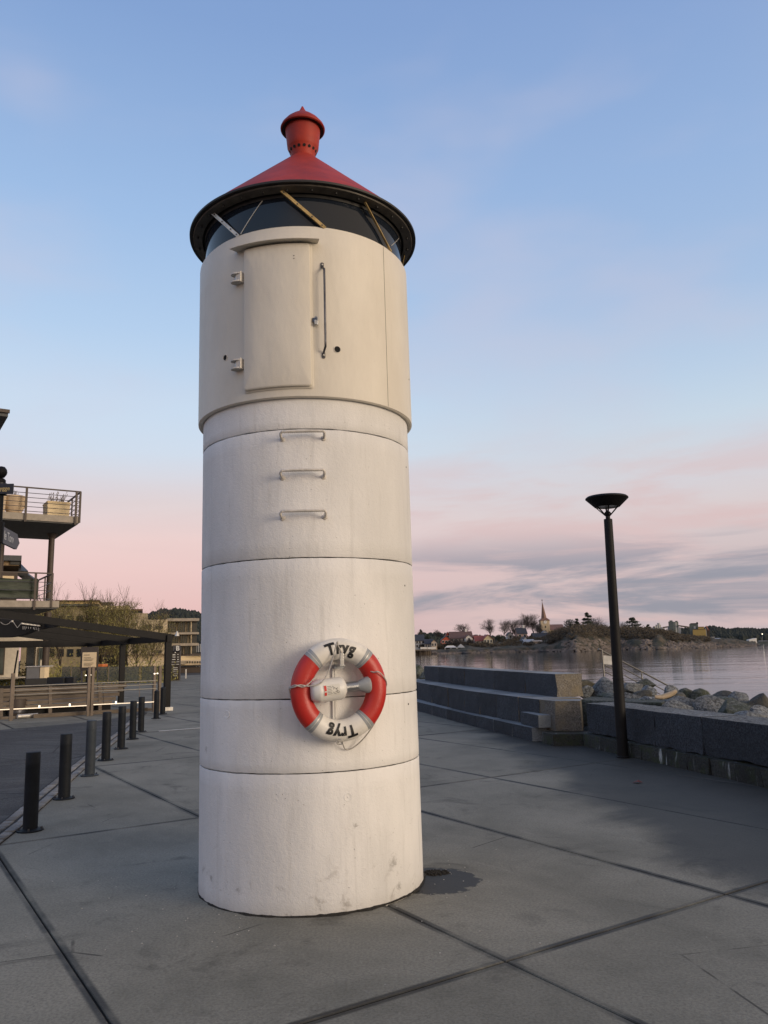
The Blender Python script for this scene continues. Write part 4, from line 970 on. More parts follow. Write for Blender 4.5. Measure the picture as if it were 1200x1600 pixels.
def planter(a0, a1, b0, b1, h, m, label, leafy=True, nleaf=60):
    c = G((a0+a1)/2, (b0+b1)/2, 8.34); t = thing('planter', label, 'planter', c, GR, PL); w, d = (a1-a0)/2, (b1-b0)/2
    MB().add([(-w, -d, 0), (w, -d, 0), (w, d, 0), (-w, d, 0), (-w*1.06, -d*1.06, h), (w*1.06, -d*1.06, h), (w*1.06, d*1.06, h), (-w*1.06, d*1.06, h)], [(0,3,2,1), (4,5,6,7), (0,1,5,4), (1,2,6,5), (2,3,7,6), (3,0,4,7)]).build('box', m, t)
    MB().box(-w*1.1, w*1.1, -d*1.1, d*1.1, h-.06, h+.002).build('rim', m, t)
    if leafy:
        lf_ = MB()
        for k in range(nleaf):
            x, y, z = rnd.uniform(-w*.5, w*.5), rnd.uniform(-d*.5, d*.5), h; q2 = Vector((x*1.8, y*1.8, z+rnd.uniform(.1, .5))); lf_.bar((x, y, z), q2, .01)
            lf_.add([q2, q2+Vector((.05, .02, .03)), q2+Vector((.02, .0, .09))], [(0, 1, 2)])
        lf_.build('plant', 'twig', t)
planter(2.1, 3.55, 40.3, 41.0, .80, 'cream', 'long cream planter box on the upper balcony, left one'); planter(3.75, 4.9, 40.3, 41.1, .92, 'planter_tan', 'tan planter box in the middle of the upper balcony')
planter(6.9, 7.9, 41.0, 42.2, .85, 'cream', 'cream planter box at the right corner of the upper balcony')
planter(.9, 1.9, 40.4, 41.2, .80, 'planter_tan', 'tan planter box at the left of the upper balcony')
t = thing('planter', 'round bowl-shaped tan pot on the upper balcony', 'planter', G(5.35, 40.75, 8.34), GR, PL)
MB().lathe([(0, 0), (.28, .0), (.46, .35), (.52, .88), (.48, .90), (.44, .82), (0, .80)], 24).build('pot', 'planter_tan', t, 50)
b = MB()
for k in range(40):
    a = rnd.uniform(0, 6.28); b.bar((0, 0, .5), (.3*cos(a)*rnd.random(), .3*sin(a)*rnd.random(), .7+rnd.random()*.5), .012)
b.build('plant', 'twig', t)
# green tarpaulin tied inside the lower railing
b = MB(); vs = []; fs = []; nu, nv = 60, 10
for i in range(nu+1):
    for j in range(nv+1):
        a = -1+7.5*i/nu; z = 4.3+1.0*j/nv; d = .12*noise.noise(Vector((a*.6, z*5, 2)))+.05*noise.noise(Vector((a*2, z*9, 5))); vs.append(G(a, 40.25+d, z-.06*abs(sin(a*1.4))*j/nv))
for i in range(nu):
    for j in range(nv): fs.append((i*(nv+1)+j, (i+1)*(nv+1)+j, (i+1)*(nv+1)+j+1, i*(nv+1)+j+1))
vs2 = [v+Vector(G(0, .01)) for v in vs]; o = b.add(vs, fs).build('tarpaulin', 'tarp_green', smooth=60)
so = o.modifiers.new('solid', 'SOLIDIFY'); so.thickness = .02
tag(o, 'creased dark green tarpaulin tied inside the lower balcony railing', 'tarpaulin')
# gabled house behind the balcony
hs_ = thing('gabled_house', 'slate-roofed house behind the lower balcony at left with lit gable window', 'house', at(5, 1030, 62).xy.to_3d(), GR)
def loc_at(px, py, Y, parent): return Mx(parent).inverted() @ at(px, py, Y)
v0, v1 = at(-60, 893, 60), at(43, 893, 60)
AZ = [0.0]      # heading of the building being built
def slab_px(x0, y0, x1, y1, Yf, dep, name, m, parent, **k):
    """box whose front face covers the given span when seen from the quay; real depth dep"""
    n_ = Vector((sin(AZ[0]), cos(AZ[0]), 0)); e_ = Vector((cos(AZ[0]), -sin(AZ[0]), 0)); o_ = Vector((0, 0, EYE)); D = Yf if AZ[0] else Yf
    def hit(px, py): d = ray(px, py); return o_+d*(D/d.dot(n_))
    a, b_ = hit(x0, y1), hit(x1, y0); mt = Matrix(((e_.x, n_.x, 0, 0), (e_.y, n_.y, 0, 0), (0, 0, 1, 0), (0, 0, 0, 1)))
    return MB().box(a.dot(e_), b_.dot(e_), D, D+dep, min(a.z, b_.z), max(a.z, b_.z), mt).build(name, m, parent, world=True, **k)
AZ[0] = R(-25)
slab_px(-60, 868, 34, 874, 60, 7, 'roof', 'roof_slate', hs_); slab_px(-60, 874, 30, 882, 60.5, 5, 'clerestory', 'wood_lit', hs_); slab_px(16, 875, 31, 882, 60.35, .3, 'window', 'window_dark', hs_)
sr = MB()
A, B_, C_, D2 = at(-60, 881, 61), at(33, 881, 61), at(44, 892, 58), at(-60, 892, 58)
sr.add([A, B_, C_, D2, A+Vector((0, 0, -.35)), B_+Vector((0, 0, -.35)), C_+Vector((0, 0, -.35)), D2+Vector((0, 0, -.35))], [(0,1,2,3), (7,6,5,4), (0,4,5,1), (1,5,6,2), (2,6,7,3), (3,7,4,0)]); sr.build('roof', 'roof_slate', hs_, world=True)
slab_px(-60, 895, 28, 1040, 60, 8, 'wall', 'column_brown', hs_); slab_px(3, 900, 22, 906, 59.9, .2, 'window', 'sign_lit', hs_)
A, B_ = at(28, 892, 59), at(56, 912, 59); MB().bar(A, B_, .5, .5).build('bargeboard', 'roof_slate', hs_, world=True)

# white pavilion wall at the far left, ground level
pv = thing('white_pavilion', 'white board-clad pavilion with dark window under the balcony at left', 'building', at(10, 1060, 46).xy.to_3d(), 0)
slab_px(-80, 994, 72, 1003, 47.5, 6, 'fascia', 'white_cladding', pv)
slab_px(-60, 1004, 31, 1064, 48, 5, 'wall', 'white_cladding', pv)
for k in range(15):
    z = .2+k*.16
    a_, b_ = at(9, 1040, 48), at(30, 1040, 48); MB().box(a_.x, b_.x, 47.96, 48.0, z, z+.012).build('board_joint', 'wood_post', pv, world=True)
wn = slab_px(-40, 1010, 8.5, 1056, 47.9, .12, 'window_frame', 'column_brown', pv); slab_px(-38, 1013, 6.5, 1054, 47.86, .05, 'pane', 'window_cool', pv)
slab_px(-60, 1058, 40, 1062.5, 46.5, 2, 'terrace_edge', 'white_cladding', pv)
slab_px(40, 1003, 75, 1062, 49.5, 3, 'wall', 'white_cladding', pv); d_ = slab_px(40, 1010, 54, 1060, 49.4, .2, 'doorway', 'window_dark', pv)
slab_px(54, 1008, 57.5, 1060, 49.3, .2, 'door_frame', 'white_cladding', pv); slab_px(59, 1012, 64, 1050, 49.3, .2, 'window', 'window_cool', pv)
slab_px(64, 1012, 71, 1030, 49.3, .2, 'window', 'window_cool', pv)
AZ[0] = 0.0
# counter, bar plant
ct = thing('counter', 'grey box counter with small pale notice beside the terrace column', 'counter', at(52, 1072, 37).xy.to_3d(), 0)
slab_px(40, 1042, 62, 1080, 37, .8, 'body', 'counter_grey', ct); slab_px(39, 1040.5, 70, 1042.5, 36.95, .95, 'top', 'pale_metal', ct); slab_px(62, 1042.6, 70, 1060, 36.98, .5, 'notice', 'sign_lit', ct)
# ------------------------------------------------------------------ pergola
pg = thing('pergola', 'black steel terrace pergola with sloping roof beams and thin posts at left', 'pergola', G(7.5, 23.5), GR)
PO = (7.5, 23.5)
def P_(a, b, z): return (a-PO[0], b-PO[1], z)
W_ = .17
for b_, zt in ((23.53, 2.02), (28.6, 2.02), (33.6, 2.02)):
    MB().box(7.5-PO[0]-W_/2, 7.5-PO[0]+W_/2, b_-PO[1]-W_/2, b_-PO[1]+W_/2, -.01, zt).build('post', 'post_black', pg)
MB().box(-.14, .14, -.14, .14, 0, .10).build('post_shoe', 'pale_metal', pg)
for b_ in (23.53, 27.6, 31.5, 33.6):      # rafters rising to the left
    MB().bar(P_(7.62, b_, 2.11), P_(-1.5, b_, 3.43), .12, .20).build('rafter', 'post_black', pg)
MB().bar(P_(7.5, 23.4, 2.09), P_(7.5, 33.8, 2.09), .14, .20).build('side_beam', 'post_black', pg)
MB().bar(P_(7.5, 33.6, 2.12), P_(-2.5, 33.6, 2.12), .14, .25).build('tie_beam', 'post_black', pg)
MB().bar(P_(4.4, 23.6, 2.53), P_(4.4, 33.6, 2.53), .10, .14).build('purlin', 'post_black', pg); MB().bar(P_(1.4, 23.6, 2.98), P_(1.4, 33.6, 2.98), .10, .14).build('purlin', 'post_black', pg)
MB().cyl(P_(7.72, 23.4, 2.30), P_(7.72, 23.4, 2.16), .02, .07, 12).build('spotlight', 'pale_metal', pg)
# black awning hanging below the near rafter with fringe of small lights
aw = thing('awning', 'sagging black canvas awning with string of pale bulbs under the pergola beams', 'awning', G(2.6, 24.5, 2.5), GR)
b = MB(); vs = []; fs = []; nu = 24
xs = [(-30, 60)]
for i in range(nu+1):
    t = i/nu; px = -40+100*t; yt = 962+ (px+40)*.11; sag = 1-((px-2)/58)**2 if px > 2 else 1
    A_ = at(px, yt, 23.4); B2 = at(px, 996 - 0 if px < 2 else 996-(1-max(0, sag)**.5)*26, 23.4); B2.z = min(B2.z, A_.z-.02)
    vs += [A_, B2, A_+Vector((0, .35, 0)), B2+Vector((0, .35, 0))]
for i in range(nu):
    k = i*4; fs += [(k, k+4, k+5, k+1), (k+2, k+3, k+7, k+6), (k, k+2, k+6, k+4), (k+1, k+5, k+7, k+3)]
b.add(vs, fs).build('canvas', 'canvas_black', aw, 40, world=True)
def strand(p_, n_, sagpx, Yd=23.3):
    (x0, y0), (x1, y1) = p_; MB().tube([at(x0+(x1-x0)*k/n_, y0+(y1-y0)*k/n_+sagpx*4*(k/n_)*(1-k/n_), Yd) for k in range(n_+1)], .008, 4).build('light_string', 'pale_metal', aw, world=True)
strand(((1, 972), (17, 971)), 8, 4.5); strand(((21, 972), (27, 981)), 3, 0); strand(((27, 981), (34, 973)), 3, 0)
MB().cyl(at(19, 972, 23.3), at(19, 969.5, 23.3), .035, n=8).build('bulb', 'pale_metal', aw, world=True)
for k in range(14):
    x = 34.5+k*2.1; c = at(x, 973.2+(x-34)*.13, 23.3); MB().cyl(c, c+Vector((0, 0, -.035)), .016, n=6).build('bulb', 'pale_metal', aw, world=True)
for k, (x, h) in enumerate(((36, 5), (38.5, 5), (41, 3), (44, 3), (48, 2.5), (52, 3), (54.5, 4), (57, 4), (60.5, 5))):
    a_, b_ = at(x, 978.5+(x-36)*.1, 23.3), at(x+(.8 if k % 2 else 0), 978.5+h+(x-36)*.1, 23.3); MB().tube([a_, b_], .009, 4).build('lettering_stroke', 'pale_metal', aw, world=True)

# ------------------------------------------------------------------ rail with posts in front of the terrace
rl = thing('terrace_rail', 'steel rail fence with wooden posts and glowing lower light strip along the terrace', 'fence', G(5.3, 23.3), GR)
RO = (5.3, 23.3)
def Q(a, b, z): return (a-RO[0], b-RO[1], z)
for z, m in ((.88, 'stainless'), (.775, 'stainless'), (.655, 'stainless')): MB().tube([Q(3.25, 23.3, z), Q(7.12, 23.3, z)], .016, 6).build('rail', m, rl, 60)
for a0, a1 in ((2.9, 5.2), (5.32, 7.1)): MB().bar(Q(a0, 23.28, .295), Q(a1, 23.28, .28), .02, .022).build('light_strip', 'led', rl)
for a, z in ((3.9, .33), (4.66, .33), (5.9, .32)): MB().lathe([(0, .03), (.03, 0), (0, -.03)], 10).v; 
for a in (3.95, 4.72, 5.95): MB().cyl(Q(a, 23.2, .36), Q(a, 23.2, .30), .022, n=8).build('small_light', 'small_lamp', rl)
for a, h in ((3.28, 1.22),): MB().box(*(lambda c: (c[0]-.045, c[0]+.045, c[1]-.045, c[1]+.045, 0, h))(Q(a, 23.3, 0))).build('post', 'wood_post', rl)
MB().cyl(Q(3.30, 23.3, 1.2), Q(3.36, 23.3, 1.82), .022, n=8).build('pole', 'post_black', rl, label='thin dark pole on the left post')
for a in (5.22, 5.32): MB().box(*(lambda c: (c[0]-.035, c[0]+.035, c[1]-.045, c[1]+.045, 0, 1.33))(Q(a, 23.3, 0))).build('post', 'wood_post', rl)
for a in (7.06, 7.22): MB().box(*(lambda c: (c[0]-.035, c[0]+.035, c[1]-.06, c[1]+.06, 0, 1.30))(Q(a, 23.35, 0))).build('post', 'wood_post', rl)
for px, py in ((134, 1056), (142, 1055.5), (241.5, 1053.5), (246, 1053)):
    c = at(px, py, 23.2); MB().cyl(c, c+Vector((0, 0, .03)), .022, n=8).build('small_light', 'small_lamp', rl, world=True)
# notice board
nb = thing('notice_board', 'tan notice board with lit white sheet on the middle post of the terrace rail', 'sign', at(138, 1118, 22.35).xy.to_3d(), 0)
slab_px(125, 1010.5, 153.5, 1048, 22.7, .05, 'board', 'fb_brown', nb); slab_px(128, 1019, 150.5, 1043, 22.66, .03, 'sheet', 'sign_lit', nb)
slab_px(126, 1047, 128, 1066, 22.72, .04, 'bracket', 'steel_dark', nb); slab_px(150.5, 1047, 152.5, 1066, 22.72, .04, 'bracket', 'steel_dark', nb)
for k in range(9):
    if k in (1, 5): continue
    y = 1023+k*2.1; slab_px(131, y, 131+(9 if k == 0 else 15-(k % 3)*2), y+.8, 22.645, .01, 'print_line', 'label_ink', nb)
# wooden boat-like bench seen from behind
bn = thing('wooden_bench', 'long weathered plank bench seen from behind the terrace rail', 'bench', G(3.5, 24.4), GR)
BO = (3.5, 24.4)
for i in range(5):
    z0 = .22+i*.118; off = -.035*i; a1 = 6.1+.05*i+.06*i
    a = -1.2
    while a < a1-.2:
        e = min(a+2.35, a1); MB().box(a+.006-BO[0], e-.006-BO[0], -.20+off*-1-.02, -.165+off*-1, z0, z0+.098).build('plank', 'wood_weathered', bn); a = e
for a in (-.4, 1.6, 3.15, 4.4, 5.75): MB().bar((a-BO[0], -.27, .02), (a-BO[0], -.08, .80), .09, .05).build('brace', 'wood_weathered', bn)
MB().box(-4.6, 2.7, .0, .55, .36, .42).build('seat', 'wood_weathered', bn); MB().box(-4.6, 2.6, -.05, .5, .02, .22).build('plinth', 'post_black', bn)
t = thing('timber_beam', 'long squared timber lying on the ground under the plank bench', 'timber', G(5, 23.75), GR); MB().box(-1.1, 2.0, -.06, .06, .0, .10).build('beam', 'wood_weathered', t); MB().box(-1.9, 2.35, .1, .25, .0, .07).build('beam', 'wood_weathered', t)
o = MB().cyl(on_z(20, 1124.5)+Vector((0, .25, .06)), on_z(52, 1122)+Vector((0, .25, .06)), .055, n=14).build('pipe', 'pale_metal', smooth=40); tag(o, 'short pale grey pipe lying at the foot of the left rail post', 'pipe')
# wheel-like dark end at extreme left
t = thing('planter_barrel', 'dark round barrel standing at the left end of the plank bench', 'barrel', on_z(1, 1126)+Vector((-.05, 1.0, 0)), 0)
MB().lathe([(0, 0), (.22, 0), (.26, .15), (.27, .3), (.25, .5), (0, .5)], 20).build('body', 'column_brown', t, 40); MB().lathe([(.272, .12), (.275, .16), (.272, .2)], 20).build('hoop', 'steel_dark', t, 40)
# glass windscreens on the terrace
gw_ = thing('glass_windscreen', 'row of glass windscreen panels with slim posts along the terrace end', 'windscreen', G(6.8, 29), GR)
for k, (x0, x1, Yw) in enumerate(((96, 110, 33), (112, 128, 32.5), (152, 168, 31.5), (170, 192, 31), (194, 217, 30.5), (221, 240, 29.5))):
    slab_px(x0, 1041.5, x1, 1064, Yw, .03, 'pane', 'glass_panel', gw_)
    slab_px(x1+.1, 1040, x1+1.9, 1072+(20 if k == 4 else 0), Yw-.02, .06, 'post', 'wood_post', gw_)
# terrace furniture
def armchair(px, py, Y_, label, rz=0):
    t = thing('armchair', label, 'armchair', (at(px, py, Y_).x, Y_, 0), rz, 'dark lounge furniture on the terrace')
    MB().box(-.38, .38, -.36, .34, .22, .42).build('seat', 'furniture_black', t, bevel=.03); MB().box(-.38, .38, .24, .38, .30, .82).build('backrest', 'furniture_black', t, bevel=.03)
    for s_ in (-1, 1):
        MB().box(s_*.42-.06, s_*.42+.06, -.36, .36, .22, .60).build('armrest', 'furniture_black', t, bevel=.03)
        for y in (-.3, .3): MB().box(s_*.38-.025, s_*.38+.025, y-.025, y+.025, 0, .24).build('leg', 'furniture_black', t)
armchair(57, 1066, 30.5, 'black lounge armchair right of the grey counter', .5); armchair(80, 1066, 31.5, 'black lounge armchair behind the brown column', -.2); armchair(118, 1064, 32, 'black lounge armchair left of the notice board', 2.6)
t = thing('lounge_table', 'low black terrace table with a pale tray between the armchairs', 'table', (at(103, 1066, 31).x, 31, 0), .3)
MB().box(-.55, .55, -.4, .4, .50, .55).build('table_top', 'furniture_black', t); MB().box(-.2, .25, -.15, .1, .551, .57).build('tray', 'pale_metal', t)
for x in (-.5, .5):
    for y in (-.35, .35): MB().box(x-.03, x+.03, y-.03, y+.03, 0, .5).build('leg', 'furniture_black', t)
o = MB().box(at(152, 1040, 33).x, at(161, 1040, 33).x, 33, 33.6, 1.15, 1.28).build('cushion', 'orange_cloth', bevel=.04); tag(o, 'orange cushion on the terrace parapet behind the glass windscreen', 'cushion')
t = thing('parapet', 'low dark parapet behind the glass windscreens of the terrace', 'wall', G(5, 32), GR); MB().box(-1, 2.2, 0, .3, 0, .62).build('body', 'post_black', t)

# FB totem
fb = thing('sign_totem', 'brown totem sign with the letters FB and a list of names on the far quay', 'sign', at(274, 1063, 49.9).xy.to_3d(), 0)
slab_px(266.5, 1017, 281.3, 1063.5, 49.9, .25, 'body', 'fb_brown', fb); slab_px(269.5, 1008.2, 280.2, 1018.6, 49.82, .3, 'head', 'sign_navy', fb)
for s_, px, m in (('F', 272.7, 'sign_grey'), ('B', 277.6, 'white_print')):
    me = text_mesh(s_, .40, .014, .004); o = obj('lettering', me, m, fb); o.rotation_euler = (pi/2, 0, 0); o.location = Mx(fb).inverted() @ at(px, 1013.2, 49.80)
MB().cyl(at(274, 1019.5, 49.88), at(274, 1019.5, 49.84), .06, n=3).build('arrow', 'white_print', fb, world=True)
for k, (x0, x1, y, h) in enumerate(((269.7, 273.8, 1022.2, 1.8), (276.8, 279, 1022, 1.2), (269.5, 273.8, 1026, 1.3), (277, 279, 1026, 1.2), (269, 274, 1029.8, 1.2), (277, 279.2, 1029.6, 1.6), (268.2, 274, 1034, .8), (275.5, 280, 1033.7, .8), (268, 274, 1037.8, .8), (275.5, 279.8, 1037.5, .8),
                                    (270.2, 277.4, 1043, 1), (270, 277.6, 1046, 1.1), (270, 277.8, 1049.2, .8), (270, 277.8, 1052.6, .8), (270.5, 276.5, 1055.6, 1))):
    slab_px(x0, y, x1, y+h, 49.87, .02, 'print_line', 'white_print', fb)
o = slab_px(289.3, 1045.5, 291, 1060.5, 53, .1, 'white_post', 'house_white', None); tag(o, 'slim white post standing on the far quay left of the tower', 'post')
# white ladder on the far dock
t = thing('ladder', 'small white ladder fixed on the dark dock wall behind the white post', 'ladder', at(309, 1050, 69.5).xy.to_3d(), 0)
for x in (306.2, 310.6): slab_px(x, 1036, x+1, 1050, 69.3, .05, 'stile', 'house_white', t)
for y in (1038.5, 1042.5, 1046.5): slab_px(306.2, y, 311.6, y+.9, 69.32, .04, 'rung', 'house_white', t)

AZ[0] = R(-17)
# far left buildings
def block(name, label, x0, x1, yt, yb, Y_, dep, wm, cat='building'):
    t = thing(name, label, cat, at((x0+x1)/2, yb, Y_).xy.to_3d(), 0); slab_px(x0, yt, x1, yb, Y_, dep, 'wall', wm, t); return t
# 1: long hall with golden roof edge
t = block('warehouse', 'long low building with glowing clerestory roof edge behind the bare trees', 30, 153, 948, 1062, 78, 20, 'wall_olive')
slab_px(28, 943.5, 154, 947, 77.4, 21, 'roof', 'roof_slate', t); slab_px(88, 939, 153, 943.5, 77.8, 18, 'clerestory', 'roof_gold', t); slab_px(86, 937.4, 156, 939, 77.2, 21, 'roof', 'roof_brown', t)
slab_px(148.5, 946, 155, 1060, 77, 1.2, 'pillar', 'wall_stone', t)
for k in range(6):
    for y0 in (962, 990, 1014): slab_px(60+k*15, y0, 70+k*15, y0+12, 77.9, .3, 'window', 'window_dark', t)
t = block('office_block', 'tan flat-roofed block with dark glazing right of the clerestory building', 156, 202, 952, 1062, 80, 18, 'wall_olive')
slab_px(153, 946.5, 203, 952, 79.2, 20, 'cornice', 'wall_beige', t); slab_px(156, 941.5, 174, 946, 84, 6, 'penthouse', 'window_dark', t); slab_px(155, 940.6, 175, 941.8, 83.6, 7, 'roof', 'roof_slate', t)
for k in range(5):
    for y0 in (956, 978, 1000, 1022): slab_px(159+k*7.4, y0, 164.6+k*7.4, y0+13, 79.9, .3, 'window', 'window_dark' if (k+y0) % 3 else 'window_cool', t)
slab_px(194.5, 953, 196, 1060, 79.8, .3, 'mullion', 'wall_beige', t)
t = block('stair_tower', 'small brown rooftop block between the two flat-roofed buildings', 203, 231, 958, 1062, 90, 10, 'wall_stone'); slab_px(202, 951.5, 223, 954, 89, 12, 'roof', 'roof_brown', t); slab_px(205, 954, 220, 958, 90, 8, 'clerestory', 'window_dark', t)
t = block('stone_building', 'pale stone-clad building with small windows behind the yellowing trees', 199, 262, 968, 1038, 74, 16, 'wall_beige')
for x0, y0, w, h in ((206, 973, 8, 5), (228, 976, 9, 6), (243, 978, 12, 5), (207, 1016, 9, 5), (241, 1016, 12, 5), (222, 998, 8, 6)): slab_px(x0, y0, x0+w, y0+h, 73.9, .3, 'window', 'window_dark', t)
slab_px(199, 1020.5, 300, 1022.8, 73.2, 1, 'ledge', 'column_brown', t)
t = block('apartment_building', 'three-storey glazed apartment building with pale balcony slabs left of the tower', 262, 308, 968, 1042, 82, 14, 'window_dark')
for y0, y1, x1 in ((965.8, 970.6, 311.5), (987.6, 991.6, 311), (1004.6, 1009.6, 310.5)): slab_px(261, y0, x1, y1, 79.6, 17, 'floor_slab', 'concrete_fascia', t)
for y0, y1 in ((971, 987.6), (992, 1004.6), (1010, 1030)):
    for k in range(11): slab_px(263.5+k*3.6, y0, 264.1+k*3.6, y1, 81.8, .15, 'mullion', 'wall_olive', t)
    for k in range(10): slab_px(264.4+k*3.6, y0+.3, 266.8+k*3.6, y1-.3, 81.9, .1, 'pane', 'window_cool' if (k*7+int(y0)) % 4 else 'wall_stone', t)
    slab_px(262, y1-6, 308, y1-5.3, 79.8, .1, 'rail', 'steel_dark', t)
    slab_px(298, y0, 299.6, y1, 79.9, .3, 'column', 'wall_beige', t)
slab_px(262, 1022, 300, 1030, 81, 1, 'parapet', 'column_brown', t)
t = block('dock_steps', 'pale terraced concrete steps and ramp beyond the totem sign', 200, 330, 1031, 1043, 71, 8, 'wall_beige', 'steps')
slab_px(190, 1038, 334, 1041.5, 70.2, 3, 'step', 'wall_beige', t); slab_px(282, 1024, 334, 1032, 73.5, 3, 'step', 'cream', t); slab_px(190, 1041.5, 336, 1056, 70.8, 4, 'dock_wall', 'column_brown', t)
slab_px(190, 1052.5, 336, 1054.5, 70.5, .6, 'step', 'wall_stone', t); slab_px(297, 1020.6, 334, 1024, 73, 2, 'bench', 'column_brown', t)
for k in range(9): slab_px(292+k*4, 1033, 293.6+k*4, 1036.4, 71-.1, .2, 'arch', 'window_dark', t)
slab_px(282, 1033, 291, 1038, 69.8, 1.5, 'boulder', 'wall_stone', t)
for k in range(4): slab_px(303+k*3.2, 1006, 305+k*3.2, 1019, 90, 1, 'strut', 'grey_sheet', t)

AZ[0] = 0.0
# ------------------------------------------------------------------ trees
def grow(seed, H_, spread, levels, nch, r0, upb=.35, first=.28, seglen=.62):
    r_ = random.Random(seed); trunk, twigs, tips = MB(), MB(), []
    def rec(p, d, L_, r, lv):
        n_ = 3 if lv < 2 else 2; pts = [p]; dd = d.copy()
        for k in range(n_):
            dd = (dd+Vector((r_.uniform(-1, 1), r_.uniform(-1, 1), r_.uniform(-.4, 1)*upb))*.16).normalized(); q2 = pts[-1]+dd*(L_/n_)
            (trunk if lv < 3 else twigs).cyl(pts[-1], q2, r*(1-.5*k/n_), r*(1-.5*(k+1)/n_), 7 if lv == 0 else 4 if lv < 3 else 3, cap=False); pts.append(q2)
        if lv >= levels: tips.append((pts[-1], dd)); tips.append((pts[1], dd)); return
        for c in range(nch[lv]):
            t = first+(1-first)*(c+r_.random())/nch[lv] if lv == 0 else .3+.7*(c+r_.random())/nch[lv]
            i = min(n_-1, int(t*n_)); base = pts[i].lerp(pts[i+1], t*n_-i); az = c*2.4+r_.uniform(-.5, .5); lat = dd.orthogonal().normalized(); lat.rotate(Matrix.Rotation(az, 3, dd))
            nd = (dd*(1-spread)+lat*spread+Vector((0, 0, upb*.3))).normalized(); rec(base, nd, L_*seglen*r_.uniform(.75, 1.15)*(1.0 if lv else .9), r*.45, lv+1)
        rec(pts[-1], dd, L_*seglen*.8, r*.5, lv+1)
    rec(Vector((0, 0, 0)), Vector((0, 0, 1)), H_, r0, 0); return trunk, twigs, tips
# young trees with thin yellow-olive leaves behind the pergola
def leafy_tree(px, Y_, top_py, label, seed, lean=0, dens=9):
    p = at(px, 1030, Y_); Ht = at(px, top_py, Y_).z; t = thing('young_tree', label, 'tree', (p.x, Y_, 0), rnd.uniform(0, 6), 'young trees behind the pergola')
    tr, tw, tips = grow(seed, 3.6, .50, 3, (12, 6, 5), .09, .75, .12, .60); zmax = max(v[2] for v in tw.v); k_ = Ht/zmax
    S3 = lambda V_: [(x*.78, y*.78, z*k_) for x, y, z in V_]
    r_ = random.Random(seed); lv = MB()
    for tp, d in tips:
        for _ in range(dens):
            c = tp+Vector((r_.gauss(0, .14), r_.gauss(0, .14), r_.gauss(0, .16)))
            if c.z > zmax*.80 or r_.random() < c.z/zmax-.35: continue
            s_ = r_.uniform(.025, .05); a = Vector((r_.uniform(-1, 1), r_.uniform(-1, 1), r_.uniform(-1, 1))).normalized()*s_; b2 = a.orthogonal().normalized()*s_*.7
            lv.add([c-a, c-b2, c+a, c+b2], [(0, 1, 2, 3)])
    tr.v = S3(tr.v); tw.v = S3(tw.v); lv.v = S3(lv.v)
    tr.build('trunk', 'bark', t, 60, recalc=False); cr = tw.build('crown', 'twig', t, recalc=False); lv.build('foliage', 'leaf_olive', cr, recalc=False)
leafy_tree(72, 56, 925, 'young tree with olive leaves seen behind the balcony column', 1)
leafy_tree(98, 54, 908, 'young tree right of the balcony column with bare top twigs', 2)
leafy_tree(128, 57, 904, 'tallest young tree, behind the notice board', 3)
leafy_tree(158, 54, 918, 'young olive-leaved tree between the notice board and the glass windscreens', 4)
leafy_tree(186, 56, 912, 'young tree with spread of bare twigs above the tan office block', 5)
leafy_tree(212, 58, 948, 'shorter young tree in front of the stone building', 6, dens=7)
leafy_tree(234, 55, 934, 'rightmost young tree, its dark trunk beside the pergola post', 7, dens=7)
b = MB(); r_ = random.Random(4)
for k in range(7000):
    x = r_.uniform(-24, -13); y = r_.uniform(46, 50); z = abs(r_.gauss(0, .55)); s_ = r_.uniform(.04, .08); c = Vector((x, y, z)); a = Vector((r_.uniform(-1, 1), r_.uniform(-1, 1), r_.uniform(-1, 1))).normalized()*s_; d = a.orthogonal().normalized()*s_*.6; b.add([c-a, c-d, c+a, c+d], [(0, 1, 2, 3)])
o = b.build('low_planting', 'leaf_olive', recalc=False); tag(o, 'low olive planting along the foot of the young trees', 'shrubs', kind='stuff')

# ------------------------------------------------------------------ FAR SHORE
def water_Y(px, py): return on_z(px, py, WATER).y
SH = [(560, 1023.4), (690, 1021.5), (760, 1020), (850, 1018.2), (900, 1018), (960, 1015.5), (1010, 1014.8), (1060, 1013.5), (1110, 1012), (1150, 1010.8), (1183, 1009.6)]
TOPZ = [(560, 3.5), (690, 4), (760, 5.5), (850, 6.5), (880, 8.0), (920, 9.2), (960, 8.5), (1010, 7.6), (1040, 6.2), (1080, 4.2), (1110, 3.2), (1150, 2.4), (1183, .1)]
def interp(T, x):
    if x <= T[0][0]: return T[0][1]
    for (a, b_), (c, d) in zip(T, T[1:]):
        if x <= c: return b_+(d-b_)*(x-a)/(c-a)
    return T[-1][1]
def shoreY(px): return F*(EYE-WATER)/(interp(SH, px)-(1013.6-.0218*(px-604.6)))
def X_at(px, Y_): return at(px, 1010, Y_).x
b = MB(); vs = []; fs = []; NX, NY = 320, 30
